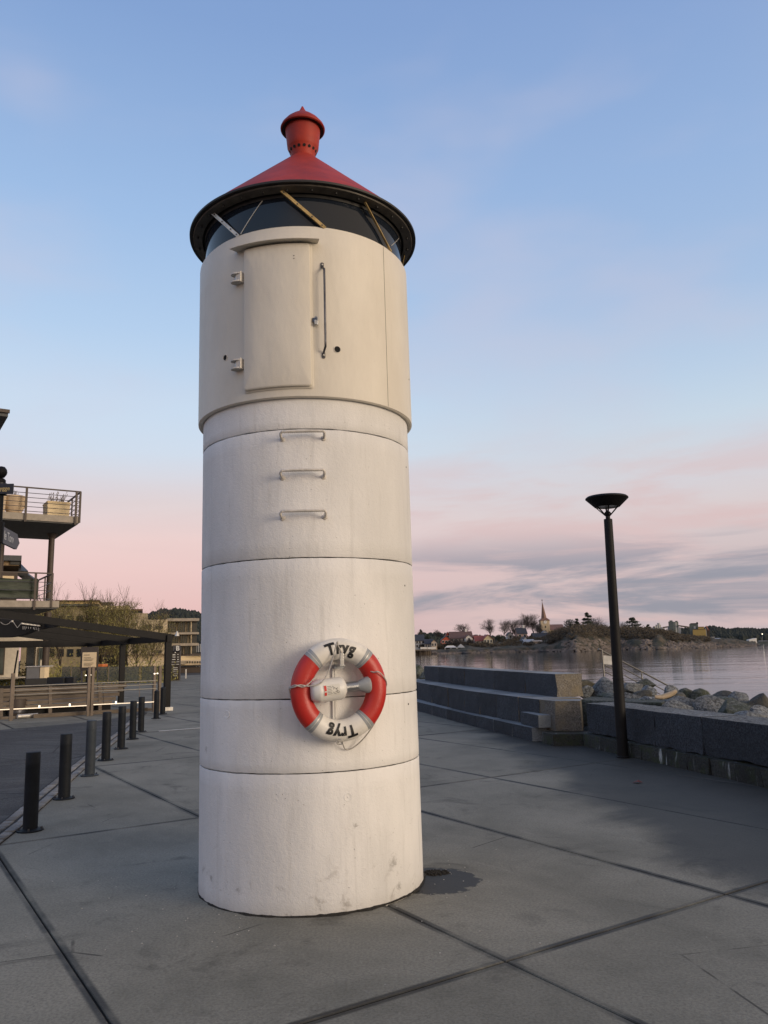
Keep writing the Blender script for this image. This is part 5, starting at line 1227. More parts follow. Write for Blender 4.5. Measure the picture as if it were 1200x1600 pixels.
for i in range(NX+1):
    px = 560+(1187-560)*i/NX; Ys = shoreY(px); Ys += 8*noise.noise(Vector((px*.05, 0, 0)))
    for j in range(NY+1):
        t = j/NY; Y_ = Ys+150*t**1.6; X = X_at(px, Ys)*(Y_/Ys); Hm = interp(TOPZ, px)-WATER; rocky = 1 if px > 865 else .35
        kb = min(1, max(0, (px-835)/70)); kb = kb*kb*(3-2*kb); rocky = .35+.65*kb; prof = kb*min(1, (t**1.6*150/30))**.75+(1-kb)*(min(1, (t**1.6*150/4))*.28+.72*min(1, t**1.6*150/75))
        z = WATER-.25+Hm*prof*(1 if px < 1183 else .1)+rocky*1.7*noise.noise(Vector((X*.09, Y_*.09, 0)))*min(1, t*12)+rocky*.9*noise.noise(Vector((X*.3, Y_*.3, 4)))*min(1, t*12)
        vs.append((X, Y_, z if j else WATER-.5))
for i in range(NX):
    for j in range(NY): fs.append((i*(NY+1)+j, (i+1)*(NY+1)+j, (i+1)*(NY+1)+j+1, i*(NY+1)+j+1))
def shore_material():
    g = new_mat('shore_ground'); geo = g.N('ShaderNodeNewGeometry'); P = geo.outputs['Position']; s3 = g.N('ShaderNodeSeparateXYZ'); g.L(P, s3.inputs[0])
    rock_ = g.mix(g.mr(g.noise(P, .35, 6, .7), .35, .65), (.035, .032, .029), (.19, .15, .125)); rock_ = g.mix(g.mr(s3.outputs[2], -.6, -1.25), rock_, (.015, .014, .013))
    veg = g.mix(g.mr(g.noise(P, .2, 5), .4, .6), (.028, .030, .018), (.085, .066, .045))
    hgt = g.m('ADD', s3.outputs[2], g.m('MULTIPLY', g.noise(P, .12, 5, .6), 5)); f = g.mr(hgt, 1.5, 2.9)
    g.set('Base Color', g.mix(f, rock_, veg)); g.set('Roughness', .95); g.L(g.bump(g.noise(P, .8, 5, .7), 1.0, .6), g.p.inputs['Normal'])
shore_material()
o = b.add(vs, fs).build('shore', 'shore_ground', smooth=50); tag(o, None, None, kind='structure')
# rocks along the far waterline, uncountable
b = MB(); r_ = random.Random(5)
for k in range(1500):
    px = r_.uniform(880, 1182) if r_.random() < .7 else r_.uniform(640, 880); Ys = shoreY(px)+r_.uniform(-2, 14 if px > 880 else 2); X = X_at(px, Ys); s_ = r_.uniform(.35, 1.3 if px > 880 else .7)*(1 if px < 1120 else .5)
    z = WATER+min(1, (Ys-shoreY(px)+2)/24)*(interp(TOPZ, px)-WATER)*.75
    c = Vector((X, Ys, z)); ring_ = [c+Vector((s_*cos(a)*r_.uniform(.8, 1.3), s_*sin(a)*.8, -s_*.3)) for a in [i*pi/3 for i in range(6)]]; tp = [c+Vector((s_*.6*cos(a+.3), s_*.5*sin(a+.3), s_*r_.uniform(.25, .5))) for a in [i*pi/3 for i in range(6)]]
    b.add(ring_+tp, [(i, (i+1) % 6, 6+(i+1) % 6, 6+i) for i in range(6)]+[tuple(range(6, 12))])
o = b.build('shore_rocks', 'shore_rock'); tag(o, 'pale rounded rocks along the far waterline', 'rocks', kind='stuff')
def leafblob(b, c, rx, ry, rz, n, s_, r_):
    for _ in range(n):
        v = Vector((r_.gauss(0, 1), r_.gauss(0, 1), r_.gauss(0, 1))).normalized()*r_.random()**.33; p = Vector(c)+Vector((v.x*rx, v.y*ry, v.z*rz))
        a = Vector((r_.uniform(-1, 1), r_.uniform(-1, 1), r_.uniform(-1, 1))).normalized()*s_*r_.uniform(.6, 1.3); d = a.orthogonal().normalized()*s_*.6; b.add([p-a, p-d, p+a, p+d], [(0, 1, 2, 3)])
# scrub on the knoll
b = MB(); r_ = random.Random(9)
for k in range(1100):
    px = r_.choice((r_.uniform(860, 1060), r_.uniform(860, 1060), r_.uniform(860, 1050), r_.uniform(690, 880), r_.uniform(1050, 1110))); Ys = shoreY(px)+(r_.uniform(14, 60) if r_.random() < .7 else r_.uniform(14, 110)); X = X_at(px, Ys); h = r_.uniform(1.2, 3.2)*(1 if px < 1050 else .5)*(1 if px > 860 else .6)
    t = (Ys-shoreY(px)); Hm = interp(TOPZ, px)-WATER; kb = min(1, max(0, (px-835)/70)); kb = kb*kb*(3-2*kb); z = WATER+Hm*(kb*min(1, t/30)**.75+(1-kb)*(.28+.72*min(1, t/75)))
    leafblob(b, (X, Ys, z+h*.3), h*1.3, h, h*.6, 34, .42, r_)
o = b.build('scrub', 'scrub', recalc=False); tag(o, 'dark leafless scrub covering the far shore', 'scrub', kind='stuff')
S_ = lambda px: 1.0
def house(label, x0, x1, yb, ye, yr, Y_, dep, wm, rm, gable='side', wins=3, rows=1, chim=None, name='house'):
    a, b_ = at(x0, yb, Y_), at(x1, yb, Y_); ze, zr = at((x0+x1)/2, ye, Y_).z, at((x0+x1)/2, yr, Y_).z; zb = min(a.z, b_.z)-2.5; w = b_.x-a.x; ov = .3
    t = thing(name, label, 'house', ((a.x+b_.x)/2, Y_, a.z)); 
    def B(x0_, x1_, y0_, y1_, z0_, z1_, nm, m): return MB().box(x0_, x1_, y0_, y1_, z0_, z1_).build(nm, m, t, world=True)
    B(a.x, b_.x, Y_, Y_+dep, zb, ze, 'wall', wm); th_ = .25
    if gable == 'side':
        m_ = Y_+dep/2; f = MB(); f.add([(a.x+.05, Y_+.05, ze), (a.x+.05, Y_+dep-.05, ze), (a.x+.05, m_, zr-.1), (b_.x-.05, Y_+.05, ze), (b_.x-.05, Y_+dep-.05, ze), (b_.x-.05, m_, zr-.1)], [(0, 1, 2), (5, 4, 3)]); f.build('gable', wm, t, world=True)
        prof = [(Y_-ov, ze-.25), (m_, zr), (Y_+dep+ov, ze-.25), (Y_+dep+ov, ze-.25+th_), (m_, zr+th_), (Y_-ov, ze-.25+th_)]
        vs = [(x, y, z) for x in (a.x-ov, b_.x+ov) for y, z in prof]; rf = MB().add(vs, [(0,1,7,6), (1,2,8,7), (2,3,9,8), (3,4,10,9), (4,5,11,10), (5,0,6,11), (0,5,4,1), (1,4,3,2), (6,7,10,11), (7,8,9,10)]).build('roof', rm, t, world=True)
    else:
        m_ = (a.x+b_.x)/2; MB().add([(a.x, Y_, ze), (b_.x, Y_, ze), (m_, Y_, zr-.1), (a.x, Y_+dep, ze), (b_.x, Y_+dep, ze), (m_, Y_+dep, zr-.1)], [(0, 1, 2), (5, 4, 3)]).build('gable', wm, t, world=True)
        prof = [(a.x-ov, ze-.25), (m_, zr), (b_.x+ov, ze-.25), (b_.x+ov, ze-.25+th_), (m_, zr+th_), (a.x-ov, ze-.25+th_)]
        vs = [(x, y, z) for y in (Y_-ov, Y_+dep+ov) for x, z in prof]; rf = MB().add(vs, [(0,1,7,6), (1,2,8,7), (2,3,9,8), (3,4,10,9), (4,5,11,10), (5,0,6,11), (0,5,4,1), (1,4,3,2), (6,7,10,11), (7,8,9,10)]).build('roof', rm, t, world=True)
    hgt = ze-at(x0, yb, Y_).z
    for r_ in range(rows):
        for k in range(wins):
            cx = a.x+w*(k+.5)/wins; ww = min(.55, w/wins*.3); cz = at(x0, yb, Y_).z+hgt*(r_+.55)/rows; hh = min(.7, hgt/rows*.3)
            wf = B(cx-ww-.14, cx+ww+.14, Y_-.10, Y_+.02, cz-hh-.14, cz+hh+.14, 'window', 'house_white'); MB().box(cx-ww, cx+ww, Y_-.14, Y_-.08, cz-hh, cz+hh).build('pane', 'window_dark', wf, world=True)
    if chim:
        p = at(chim, yr, Y_+dep/2); MB().box(p.x-.5, p.x+.5, Y_+dep/2-.5, Y_+dep/2+.5, zr-.5, zr+1.6).build('chimney', 'house_white', rf, world=True)
    return t
house('white house with black roof nearest the tower on the far shore', 641, 663, 1013, 1001, 992, 400, 12, 'house_white', 'roof_dark', 'side', 5, 2)
house('small cream house with black roof and white gable left of the red house', 664, 676, 1013, 1006, 999, 392, 9, 'house_tan', 'roof_dark', 'side', 3)
house('small brown gabled porch house beside the black-roofed one', 674, 683, 1011, 1004, 999.5, 390, 9, 'house_tan', 'roof_dark', 'gable', 2)
house('red timber house with white windows on the far shore', 690, 705, 1006, 1000, 994, 420, 10, 'house_red', 'roof_dark', 'gable', 3)
house('tiny red-gabled roof house peeping above the red timber house', 697, 703, 997, 993, 988, 450, 8, 'house_red', 'roof_red', 'gable', 1)
house('large house with wide brown hipped roof above the white tents', 704, 739, 1004, 997, 987, 440, 14, 'house_tan', 'roof_brown', 'side', 6, 1, 728)
house('white-gabled extension right of the large brown-roofed house', 728, 738, 1003, 996, 992, 432, 8, 'house_white', 'roof_brown', 'gable', 1)
house('low house with dull brown roof between the large and the red-roofed house', 738, 748, 1003, 999, 993, 450, 9, 'house_tan', 'roof_brown', 'side', 2)
house('pink-walled wing with bright red tiled roof', 743, 757, 1008, 1001, 993.5, 415, 11, 'house_pink', 'roof_red', 'side', 2)
house('cream yellow gabled house with white bargeboards and red roof', 756, 770, 1006, 999, 992, 413, 12, 'house_cream', 'roof_red', 'gable', 3, 1)
house('small white gabled house half hidden by bare trees', 794, 802, 998, 992, 988, 450, 9, 'house_white', 'roof_dark', 'gable', 1)
house('pink house with steep black roof and white chimney', 809, 824, 998, 990, 981, 440, 11, 'house_pink', 'roof_dark', 'side', 2, 1, 818)
house('white boathouse gable at the left of the blue boathouse', 817, 826, 1011, 1002, 995, 398, 10, 'house_white', 'roof_dark', 'gable', 2)
house('pale blue boathouse with big windows on the waterfront', 820, 836, 1013, 1002.5, 999.5, 393, 9, 'house_blue', 'grey_sheet', 'side', 4)
house('flat tan square building beside the blue boathouse', 834.5, 848, 1013, 1002, 1001, 390, 8, 'house_tan', 'house_tan', 'side', 0)
house('long barn with broad black roof above the tan building', 836, 864, 1001, 999, 989, 430, 16, 'roof_dark', 'roof_dark', 'side', 0)
house('pale house behind small bare trees right of the black-roofed barn', 860, 876, 1010, 1002, 996, 415, 10, 'house_tan', 'roof_dark', 'side', 3)
house('little white gable below the church tower', 848, 856, 992, 989, 986, 440, 6, 'house_white', 'grey_sheet', 'gable', 0)
house('small dark red cabin in the scrub right of the pale house', 886, 899, 1007, 1003, 998, 420, 9, 'roof_brown', 'roof_brown', 'gable', 1)
# jetty
jt = thing('jetty', 'old wooden jetty with white railing on piles at the left of the far shore', 'jetty', at(668, 1020, 370).xy.to_3d())
slab_px(630, 1014.5, 674, 1017, 366, 12, 'deck', 'wood_weathered', jt)
for k in range(10): slab_px(648+k*2.8, 1016.5, 649+k*2.8, 1025, 366+(k % 3)*2, .5, 'pile', 'column_brown', jt)
for x0, x1 in ((657, 667), (668, 681)): slab_px(x0, 1011, x1, 1014.2, 366.5, .3, 'railing', 'house_white', jt)
slab_px(648, 1017, 673, 1023.5, 372, 4, 'crib', 'wood_weathered', jt)
# tents
for x0, x1, lb in ((695, 714, 'long white party tent on the far waterfront'), (714.5, 727, 'peaked grey-white pavilion tent right of the long party tent')):
    t = thing('tent', lb, 'tent', at((x0+x1)/2, 1016, 388).xy.to_3d()); a, b_ = at(x0, 1012, 388), at(x1, 1012, 388); cz_ = at(x0, 1009.5, 388).z; m_ = (a.x+b_.x)/2; 
    MB().add([(a.x, 388, a.z), (b_.x, 388, a.z), (b_.x, 393, a.z), (a.x, 393, a.z), (m_-(1.5 if x0 < 700 else .1), 390, cz_+(.2 if x0 < 700 else 1.0)), (m_+(1.5 if x0 < 700 else .1), 390.5, cz_+(.2 if x0 < 700 else 1.0))], [(0,1,5,4), (1,2,5), (2,3,4,5), (3,0,4), (0,3,2,1)]).build('canopy', 'house_white' if x0 < 700 else 'silo_pale', t, world=True)
    for x in (x0+.3, (x0+x1)/2, x1-.8): slab_px(x, 1012, x+.5, 1018, 388.1, .2, 'pole', 'house_white', t)
# church
ch_ = thing('church', 'stone church with tall brown needle spire and clock on the far shore', 'church', at(853, 990, 450).xy.to_3d())
def c_at(px, py, Y_=450): return at(px, py, Y_)
a, b_ = c_at(846, 992), c_at(860, 992); zt = c_at(853, 969.5).z; w = (b_.x-a.x)/2; cx = (a.x+b_.x)/2
tw_ = MB().box(cx-w, cx+w, 450, 450+2*w, 0, zt).build('tower', 'church_stone', ch_, world=True)
tip = c_at(851, 938).z
MB().add([(cx-w-.4, 449.6, zt), (cx+w+.4, 449.6, zt), (cx+w+.4, 450.4+2*w, zt), (cx-w-.4, 450.4+2*w, zt), (cx-.05, 450+w, zt+2.6), (cx-w*.52, 450+w*.5, zt+1.5), (cx+w*.52, 450+w*.5, zt+1.5), (cx+w*.52, 450+w*1.5, zt+1.5), (cx-w*.52, 450+w*1.5, zt+1.5)], [(0,1,6,5), (1,2,7,6), (2,3,8,7), (3,0,5,8), (5,6,7,8), (0,3,2,1)]).build('belfry_roof', 'spire_brown', ch_, world=True)
MB().cyl((cx-.1, 450+w, zt+1.2), (cx-.6, 450+w, tip-1), w*.62, .12, 8).build('spire', 'spire_brown', ch_, world=True)
MB().cyl((cx-.6, 450+w, tip-1), (cx-.6, 450+w, tip+1), .10, n=5).build('cross', 'roof_dark', ch_, world=True); MB().box(cx-1.1, cx-.1, 449.9+w, 450.1+w, tip+.1, tip+.3).build('cross_arm', 'roof_dark', ch_, world=True)
ck = MB().cyl((cx, 449.95, zt-.9), (cx, 449.7, zt-.9), .95, n=20).build('clock', 'house_white', ch_, world=True)
MB().bar((cx, 449.65, zt-.9), (cx+.3, 449.65, zt-.4), .1).build('hand', 'roof_dark', ck, world=True)
for dz in (3.4, 6.0): MB().box(cx-.35, cx+.35, 449.9, 450.05, zt-dz-.7, zt-dz+.4).build('window', 'window_dark', ch_, world=True)
na, nb_ = c_at(859, 990), c_at(884, 990); ze, zr = c_at(870, 984).z, c_at(870, 975).z
MB().box(na.x, nb_.x, 451, 463, 0, ze).build('nave', 'church_stone', ch_, world=True)
MB().add([(na.x, 450.5, ze), (nb_.x, 450.5, ze), (nb_.x, 463.5, ze), (na.x, 463.5, ze), (na.x, 457, zr), (nb_.x, 457, zr)], [(0,1,5,4), (2,3,4,5), (1,2,5), (3,0,4), (0,3,2,1)]).build('nave_roof', 'spire_brown', ch_, world=True)
# bare trees on the far shore
bt = []
for s_ in range(4):
    tr, tw, tips = grow(40+s_, 8, .50, 3, (9, 5, 4), .40, .6, .16, .66); zm = max(v[2] for v in tw.v); xm = max(abs(v[0]) for v in tw.v)
    r_ = random.Random(s_); tk = MB()
    for tp, d in tips:
        for _ in range(4):
            q2 = tp+d*r_.uniform(.6, 1.5)+Vector((r_.gauss(0, .5), r_.gauss(0, .5), r_.gauss(0, .5))); tk.cyl(tp, q2, .028, .014, 3, cap=False)
    tw.add(tk.v, tk.f); mt = tr.mesh('trunk', 60, False); mt.materials.append(MAT['bark_far']); mc = tw.mesh('crown', None, False); mc.materials.append(MAT['bark_far']); bt.append((mt, mc, zm, xm))
def bare(px, ybase, ytop, wpx, Y_, label, k, m=None, grp='bare trees on the far shore'):
    mt, mc, zm, xm = bt[k % 4]; p = at(px, ybase, Y_); Ht = at(px, ytop, Y_).z-p.z; t = thing('bare_tree', label, 'tree', (p.x, Y_, p.z), rnd.uniform(0, 6), grp)
    wd = wpx*Y_/F/2; t.scale = (wd/xm*1.1, wd/xm*1.1, Ht/zm); obj('trunk', mt, None, t); obj('crown', mc, None, t)
bare(727, 997, 975.5, 27, 460, 'bare rounded tree above the large brown-roofed house', 0)
bare(683, 1000, 984, 11, 470, 'small thin bare tree left of the red timber house', 1)
bare(767, 997, 968.5, 23, 450, 'rounded bare tree behind the cream yellow house, leftmost of the big ones', 2)
bare(787, 998, 969.5, 24, 448, 'bare tree second of the big ones, left of the small white gabled house', 3)
bare(800, 998, 970, 24, 452, 'bare tree leaning over the small white gabled house', 0)
bare(819, 992, 960, 24, 455, 'tall bare tree left of the church tower, left of the two tallest', 1)
bare(834, 992, 961, 26, 456, 'tall bare tree beside the church tower, right of the two tallest', 2)
bare(840, 998, 975, 18, 440, 'dark bare tree low in front of the church tower', 3)
bare(871, 1000, 985, 22, 428, 'bare tree in front of the church nave', 0); bare(884, 1002, 978, 28, 430, 'dense bare tree at the right end of the church nave', 1)
bare(862, 1010, 1000, 10, 405, 'small bare tree before the pale house, left of two', 2); bare(870, 1010, 1000, 10, 405, 'small bare tree before the pale house, right of two', 3)
bare(934, 1002, 966, 40, 430, 'wide low bare tree with reddish twigs left of the lamp post', 0); bare(948, 1004, 976, 26, 425, 'bare tree close to the lamp post on its left', 1)
bare(973+2, 1000, 973, 14, 440, 'thin bare tree right behind the lamp post', 2); bare(924, 1004, 980, 30, 420, 'bare tree below the dark pine on the knoll', 3)
bare(656, 1005, 986, 12, 460, 'slim bare tree behind the white house nearest the tower', 1)
bare(708, 1014, 998, 26, 402, 'low bare hedge tree behind the party tent, left', 2); bare(722, 1015, 999, 26, 400, 'low bare hedge tree behind the pavilion tent', 3); bare(737, 1014, 999, 20, 402, 'bare shrub tree right of the pavilion tent', 0)
def bush(px, yc, wpx, hpx, Y_, m, label, n=900, name='bush', grp=None, cat='bush'):
    p = at(px, yc, Y_); k_ = Y_/F; t = thing(name, label, cat, (p.x, Y_, p.z-hpx*k_/2), 0, grp); r_ = random.Random(int(px)); b = MB()
    for q2 in range(9):
        a = r_.uniform(0, 6.28); rr = r_.random()**.5*.6; leafblob(b, (wpx*k_/2*rr*cos(a), wpx*k_/2*rr*sin(a)*.7, hpx*k_*(.5+.30*r_.uniform(-1, 1))), wpx*k_*.26, wpx*k_*.24, hpx*k_*.26, n//9, .34, r_)
    b.build('crown', m, t, recalc=False); MB().cyl((0, 0, -2), (0, 0, hpx*k_*.6), .3, .1, 6).build('trunk', 'bark_far', t)
bush(888, 983, 28, 30, 440, 'evergreen', 'dark bushy evergreen right of the church', 1500, 'evergreen_tree', cat='tree'); bush(877, 991, 24, 22, 426, 'scrub', 'brown-grey thicket in front of the church nave')
bush(905, 988, 26, 32, 425, 'brown_bush', 'reddish-brown thicket tree left of the dark pine', 1500); bush(926, 995, 44, 26, 415, 'scrub', 'dark thicket on the knoll left of the lamp post', 1500)
bush(944, 998, 34, 26, 412, 'scrub', 'brown thicket beside the lamp post', 1300); bush(900, 1003, 36, 14, 405, 'scrub', 'low thicket above the shore right of the cabin', 900)
bush(667, 997, 10, 14, 430, 'evergreen', 'dark round evergreen left of the red timber house', 600, 'evergreen_tree', cat='tree'); bush(700, 1007, 14, 10, 404, 'evergreen', 'dark bush in front of the red timber house', 500)
bush(780, 999, 18, 14, 425, 'evergreen', 'dark evergreen bush right of the cream yellow house', 700); bush(843, 986, 16, 20, 447, 'evergreen', 'dark yew at the foot of the church tower', 700); bush(805, 1001, 26, 14, 420, 'scrub', 'dark thicket below the pink house', 800)
bush(660, 1010, 16, 8, 398, 'scrub', 'low hedge before the black-roofed house', 400); bush(686, 1010, 20, 10, 400, 'scrub', 'hedge left of the party tent', 500); bush(745, 1012, 20, 8, 398, 'scrub', 'hedge right of the pavilion tent', 400)
bush(853, 1000, 16, 8, 421, 'evergreen', 'dark shrub right under the barn roof', 400); bush(996, 998, 40, 14, 418, 'scrub', 'low scrub under the broad pine', 900); bush(1030, 1002, 46, 10, 416, 'scrub', 'low scrub in front of the grey silos', 900)
def conifer(px, yb, yt, wpx, Y_, label, tiers, flat=False):
    p = at(px, yb, Y_); k_ = Y_/F; Ht = (yb-yt)*k_; t = thing('pine_tree', label, 'tree', (p.x, Y_, p.z), 0); MB().cyl((0, 0, -2), (0, 0, Ht), .35, .06, 7).build('trunk', 'bark_far', t)
    r_ = random.Random(int(px)); b = MB()
    for k in range(tiers):
        f = (k+.5)/tiers; z = Ht*(.25+.75*f); w = wpx*k_/2*((1-f)**.7+.14 if not flat else sqrt(max(.05, 1-(f*1.05)**2)))
        for _ in range(6): 
            a = r_.uniform(0, 6.28); leafblob(b, (w*.6*cos(a), w*.6*sin(a), z+r_.uniform(-.4, .4)), w*.5, w*.5, .45 if not flat else .7, 70, .35, r_)
    b.build('crown', 'evergreen', t, recalc=False)
conifer(920, 1000, 957, 26, 428, 'tall dark pine with tiered branches on the knoll', 7); conifer(990, 1002, 966, 34, 420, 'broad dark pine right of the lamp post', 6, True)
conifer(1014, 1000, 977, 14, 430, 'small dark fir between the broad pine and the silos', 6); conifer(903, 998, 967, 14, 440, 'narrow dark fir left of the tiered pine', 6)
conifer(657.5, 996, 985, 8, 480, 'small fir behind the white house nearest the tower', 5)
# big boulders on knoll shore
for px, py, w, h, Y_, lb in ((983, 1008, 40, 22, 402, 'large rounded rock knoll right of the lamp post'), (936, 1011, 26, 14, 400, 'grey rounded rock on the shore left of the lamp'), (1022, 1012, 36, 12, 398, 'low pale rock hump below the silos'), (950, 1014, 50, 8, 394, 'flat pale shore rock by the handrail top'), (1150, 1008, 50, 9, 420, 'reddish bare rock point at the right end of the far shore'), (1075, 1010, 60, 10, 410, 'long low shore rock under the ochre building')):
    p = at(px, py, Y_); k_ = Y_/F; me = rock_mesh(px, .8); me.materials.append(MAT['shore_rock']); o = obj('shore_boulder', me, None); o.location = (p.x, Y_+w*k_*.4, p.z-h*k_*.3); o.scale = (w*k_/2, w*k_/2, h*k_*.9); tag(o, lb, 'rock')
AZ[0] = R(21)
# industry
YI = 560
t = thing('silo_complex', 'tall grey-green grain silo tower with four ribbed cylinders', 'silo', at(1053, 1000, YI).xy.to_3d())
slab_px(1046.5, 971, 1052, 1000, YI-1, 6, 'lift_tower', 'silo_green', t); slab_px(1046, 969.3, 1050.5, 971.3, YI, 3, 'headhouse', 'silo_green', t); slab_px(1055, 970, 1058.5, 972, YI, 3, 'headhouse', 'silo_green', t)
for k in range(4): c0_, c1_ = at(1053+k*2.3, 1000, YI+2), at(1053+k*2.3, 971.5, YI+2); MB().cyl(c0_, Vector((c0_.x, c0_.y, c1_.z)), .95, n=12).build('cylinder', 'silo_green' if k % 2 else 'silo_pale', t, world=True)
slab_px(1044.5, 979, 1047, 1000, YI, 3, 'annex', 'silo_pale', t); slab_px(1061, 980, 1063.5, 1000, YI, 3, 'annex', 'silo_pale', t)
for nm, x0, y0, x1, y1 in (('left', 1036, 980.5, 1046, 979), ('right', 1060, 977.6, 1079, 980.4)):
    t = thing('conveyor', 'thin conveyor bridge running %s of the tall silo tower' % nm, 'conveyor', at(x0, y0, YI).xy.to_3d()); MB().bar(at(x0, y0, YI), at(x1, y1, YI), 1.0, .9).build('gallery', 'fb_brown', t, world=True)
    for f in (.25, .5, .75): c_ = at(x0, y0, YI).lerp(at(x1, y1, YI), f); MB().bar(c_+Vector((0, 0, -.4)), c_+Vector((0, .0, -1.2)), .2).build('hanger', 'fb_brown', t, world=True)
t = thing('small_silos', 'cluster of small pale silos left of the tall silo tower', 'silo', at(1029, 1000, 600).xy.to_3d())
for x, y, r in ((1024.5, 978.5, 1.2), (1028, 976, .9), (1031, 973.5, 1.0), (1033, 976, .8), (1036, 980, 1.5)): c_ = at(x, 1000, 600); MB().cyl(c_, Vector((c_.x, 600, at(x, y, 600).z)), r, n=12).build('cylinder', 'silo_pale', t, world=True)
slab_px(1023, 983, 1038.5, 1000, 602, 5, 'building', 'silo_pale', t)
t = thing('mill_tower', 'square grey-green mill tower beside the ochre building', 'tower', at(1085, 1000, YI).xy.to_3d()); slab_px(1079, 974.5, 1090.5, 1000, YI, 6, 'body', 'silo_green', t); slab_px(1078.6, 973.4, 1091, 974.8, YI-.4, 7, 'parapet', 'roof_dark', t); slab_px(1088, 972, 1090.5, 974, YI+1, 2, 'headhouse', 'roof_dark', t); slab_px(1084, 978.6, 1087, 982.6, YI-.2, .4, 'window', 'silo_pale', t)
t = thing('ochre_building', 'ochre yellow clad industrial building with stepped roof', 'building', at(1093, 1000, YI-5).xy.to_3d()); slab_px(1083.5, 983.2, 1102.5, 999, YI-6, 5, 'wall', 'ochre_clad', t); slab_px(1091, 979.6, 1100, 983.4, YI-2, 5, 'wall', 'ochre_clad', t); slab_px(1091, 979, 1100, 979.9, YI-2.2, 5.4, 'roof', 'roof_brown', t); slab_px(1083.3, 982.8, 1103, 983.5, YI-6.3, 5.5, 'roof', 'roof_brown', t); slab_px(1102.5, 982, 1103.5, 999, YI-5, 3, 'corner_column', 'silo_pale', t)
t = thing('harbour_crane', 'slender reddish harbour crane right of the ochre building', 'crane', at(1107, 999, YI).xy.to_3d()); slab_px(1105.5, 984, 1108.5, 999, YI, 2, 'tower', 'fb_brown', t); MB().bar(at(1108, 986, YI), at(1103, 978, YI), .6).build('jib', 'crane_red', t, world=True); slab_px(1104.8, 983.5, 1109, 986, YI-.3, 2.4, 'cab', 'roof_brown', t)
t = thing('warehouse', 'low grey sheet-metal warehouse on the point below the wooded hill', 'warehouse', at(1126, 1002, 500).xy.to_3d()); slab_px(1117, 999.5, 1135, 1004, 500, 8, 'wall', 'silo_green', t)
a, b_ = at(1117, 999.5, 500), at(1135, 999.5, 500); zz = at(1126, 996.8, 500).z; MB().add([(a.x-.3, 499.6, a.z), (b_.x+.3, 499.6, a.z), (b_.x+.3, 508.4, a.z), (a.x-.3, 508.4, a.z), (a.x-.1, 504, zz), (b_.x-.8, 504, zz)], [(0,1,5,4), (1,2,5), (2,3,4,5), (3,0,4), (0,3,2,1)]).build('roof', 'grey_sheet', t, world=True)
t = thing('shed', 'small whitish shed between the crane and the grey warehouse', 'shed', at(1114, 1000, 500).xy.to_3d()); slab_px(1111, 995.5, 1116.5, 1001.5, 502, 4, 'wall', 'silo_pale', t); slab_px(1110.6, 995, 1117, 995.8, 501.7, 4.6, 'roof', 'house_white', t); slab_px(1112.5, 998, 1114, 1000, 501.9, .1, 'window', 'window_dark', t)
t = thing('shed', 'long low pale shed in front of the ochre building', 'shed', at(1100, 1000, 480).xy.to_3d()); slab_px(1092, 998, 1106, 1000.5, 480, 4, 'wall', 'silo_pale', t); slab_px(1091.5, 997.5, 1106.5, 998.2, 479.8, 4.6, 'roof', 'roof_brown', t)
for px, y0, y1, Y_ in ((1109, 1008, 1015, 300), (1194, 1007, 1016, 300)):
    t = thing('beacon_pole', 'thin pale marker pole standing in the water %s' % ('below the grey warehouse' if px < 1150 else 'near the right edge'), 'pole', (at(px, y1, Y_).x, Y_, WATER)); MB().cyl((0, 0, -.5), (0, 0, at(px, y0, Y_).z-WATER), .025, n=8).build('shaft', 'silo_pale', t); MB().cyl((0, 0, at(px, y0, Y_).z-WATER-.4), (0, 0, at(px, y0, Y_).z-WATER), .09, n=8).build('topmark', 'silo_pale', t)
# wooded hills far away
def hill(pts, Y0, dep, name, n, hsz, seed, zb=WATER-.5):
    r_ = random.Random(seed); b = MB(); vs = []; fs = []; N_ = 120; x0, x1 = pts[0][0], pts[-1][0]
    for i in range(N_+1):
        px = x0+(x1-x0)*i/N_; zt_ = at(px, interp(pts, px), Y0+dep*.5).z-hsz*.5
        for f, g_ in ((0, 0), (.06, .22), (.2, .55), (.38, .88), (.5, 1), (.8, .8), (1, 0)): Y_ = Y0+dep*f; vs.append((X_at(px, Y_), Y_, zb+(zt_-zb)*g_))
    for i in range(N_):
        for j in range(6): fs.append((i*7+j, (i+1)*7+j, (i+1)*7+j+1, i*7+j+1))
    h = b.add(vs, fs).build(name, 'hill_ground', smooth=60); tag(h, None, None, kind='structure')
    f_ = MB()
    for k in range(n):
        px = r_.uniform(x0, x1); f = r_.uniform(.03, .56); Y_ = Y0+dep*f; zt_ = at(px, interp(pts, px), Y0+dep*.5).z-hsz*.5; g_ = interp([(0, 0), (.06, .22), (.2, .55), (.38, .88), (.5, 1), (.8, .8)], f); c = Vector((X_at(px, Y_), Y_, zb+(zt_-zb)*g_)); hh = hsz*r_.uniform(.5, 1.2); rr = hh*.38
        m_ = 6; st_ = r_.random()*6; ringv = [[c+Vector((rr*w_*cos(st_+a*pi/3)*r_.uniform(.8, 1.2), rr*w_*sin(st_+a*pi/3), hh*z_)) for a in range(m_)] for w_, z_ in ((.8, .1), (1, .35), (.6, .75))]
        f_.add(sum(ringv, [])+[c+Vector((0, 0, hh))], [(r2*6+i, r2*6+(i+1) % 6, (r2+1)*6+(i+1) % 6, (r2+1)*6+i) for r2 in (0, 1) for i in range(6)]+[(12+i, 12+(i+1) % 6, 18) for i in range(6)])
    o = f_.build('forest', 'pine_forest', smooth=None); return o
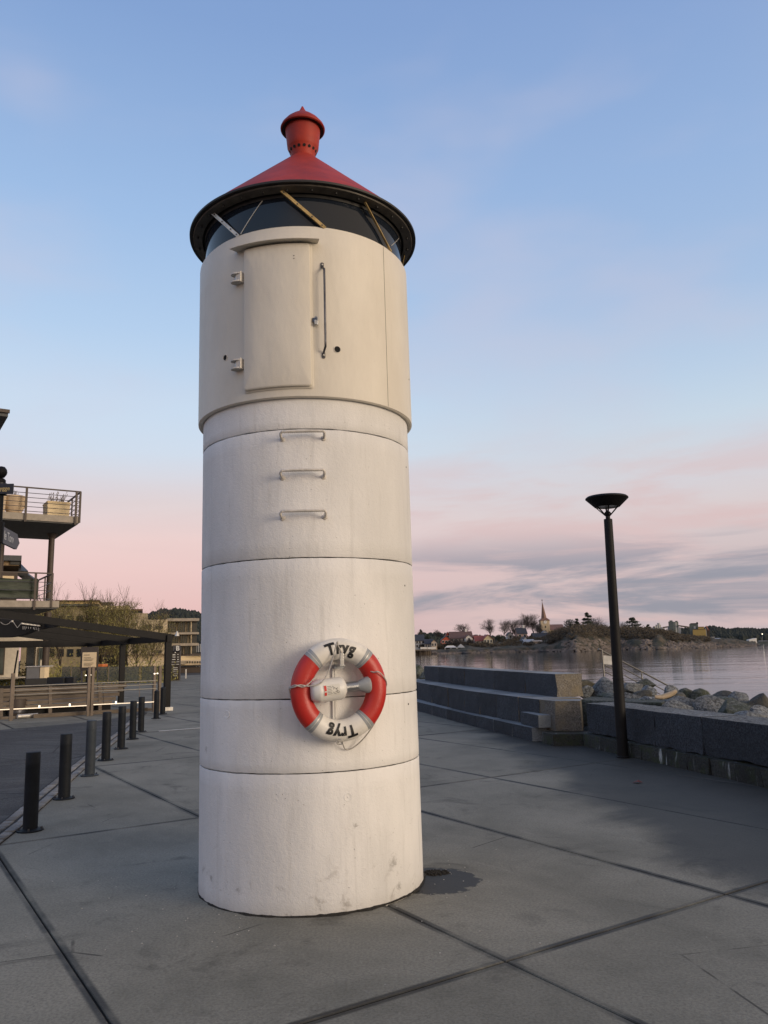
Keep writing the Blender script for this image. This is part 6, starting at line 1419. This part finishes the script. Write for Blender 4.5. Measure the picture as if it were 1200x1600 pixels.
o = hill([(1020, 998), (1045, 992), (1062, 987.5), (1075, 986), (1090, 990), (1104, 986), (1112, 983.4), (1122, 983.6), (1134, 987), (1145, 988), (1156, 986.5), (1172, 986.8), (1190, 988), (1215, 987), (1260, 990), (1330, 996)], 800, 260, 'wooded_hill', 5200, 8, 3); tag(o, 'dark conifer forest on the hill at the right end of the bay', 'forest', kind='stuff')
o = hill([(640, 1002), (652, 995), (665, 992.5), (680, 992), (700, 994), (740, 996), (800, 998), (1000, 1002)], 900, 200, 'distant_ridge', 2200, 7, 6); tag(o, 'low distant forest behind the houses on the far shore', 'forest', kind='stuff')
o = hill([(150, 985), (225, 968), (245, 959.5), (258, 957), (272, 957), (285, 959), (300, 961), (316, 965), (360, 975), (480, 990), (560, 1000)], 260, 120, 'left_hill', 5200, 3.6, 8, 0); tag(o, 'dark pine forest on the hill above the apartment building', 'forest', kind='stuff')
t = thing('white_hall', 'small white hall at the foot of the wooded hill near the right edge', 'building', at(1178, 1004, 780).xy.to_3d()); a, b_ = at(1171, 1005, 780), at(1183, 1005, 780); z0, z1 = at(1171, 999.5, 780).z, at(1183, 997, 780).z
MB().add([(a.x, 780, -1), (b_.x, 780, -1), (b_.x, 786, -1), (a.x, 786, -1), (a.x, 780, z0), (b_.x, 780, z1), (b_.x, 786, z1), (a.x, 786, z0)], [(0,3,2,1), (4,5,6,7), (0,1,5,4), (1,2,6,5), (2,3,7,6), (3,0,4,7)]).build('wall', 'house_white', t, world=True)
t = thing('quay_buildings', 'grey quay buildings with a lit mast at the right edge under the hill', 'building', at(1192, 1005, 785).xy.to_3d()); slab_px(1185, 1002, 1215, 1007, 785, 8, 'wall', 'silo_green', t); slab_px(1186, 1000.8, 1200, 1002.2, 784, 9, 'roof', 'grey_sheet', t); MB().cyl(at(1191, 1003, 784), at(1191, 990.5, 784), .12, n=6).build('mast', 'silo_pale', t, world=True); MB().cyl(at(1191, 991.5, 783.5), at(1191, 989.8, 783.5), .45, n=8).build('lamp', 'small_lamp', t, world=True)
t = thing('mast_lamp', 'small lit harbour lamp on the rocky point beside the grey warehouse', 'lamp', at(1139, 1005, 480).xy.to_3d()); MB().cyl(at(1139, 1006, 480), at(1139, 1000.5, 480), .1, n=6).build('mast', 'silo_pale', t, world=True); MB().cyl(at(1139, 1001, 479.7), at(1139, 999.6, 479.7), .35, n=8).build('lamp', 'small_lamp', t, world=True)
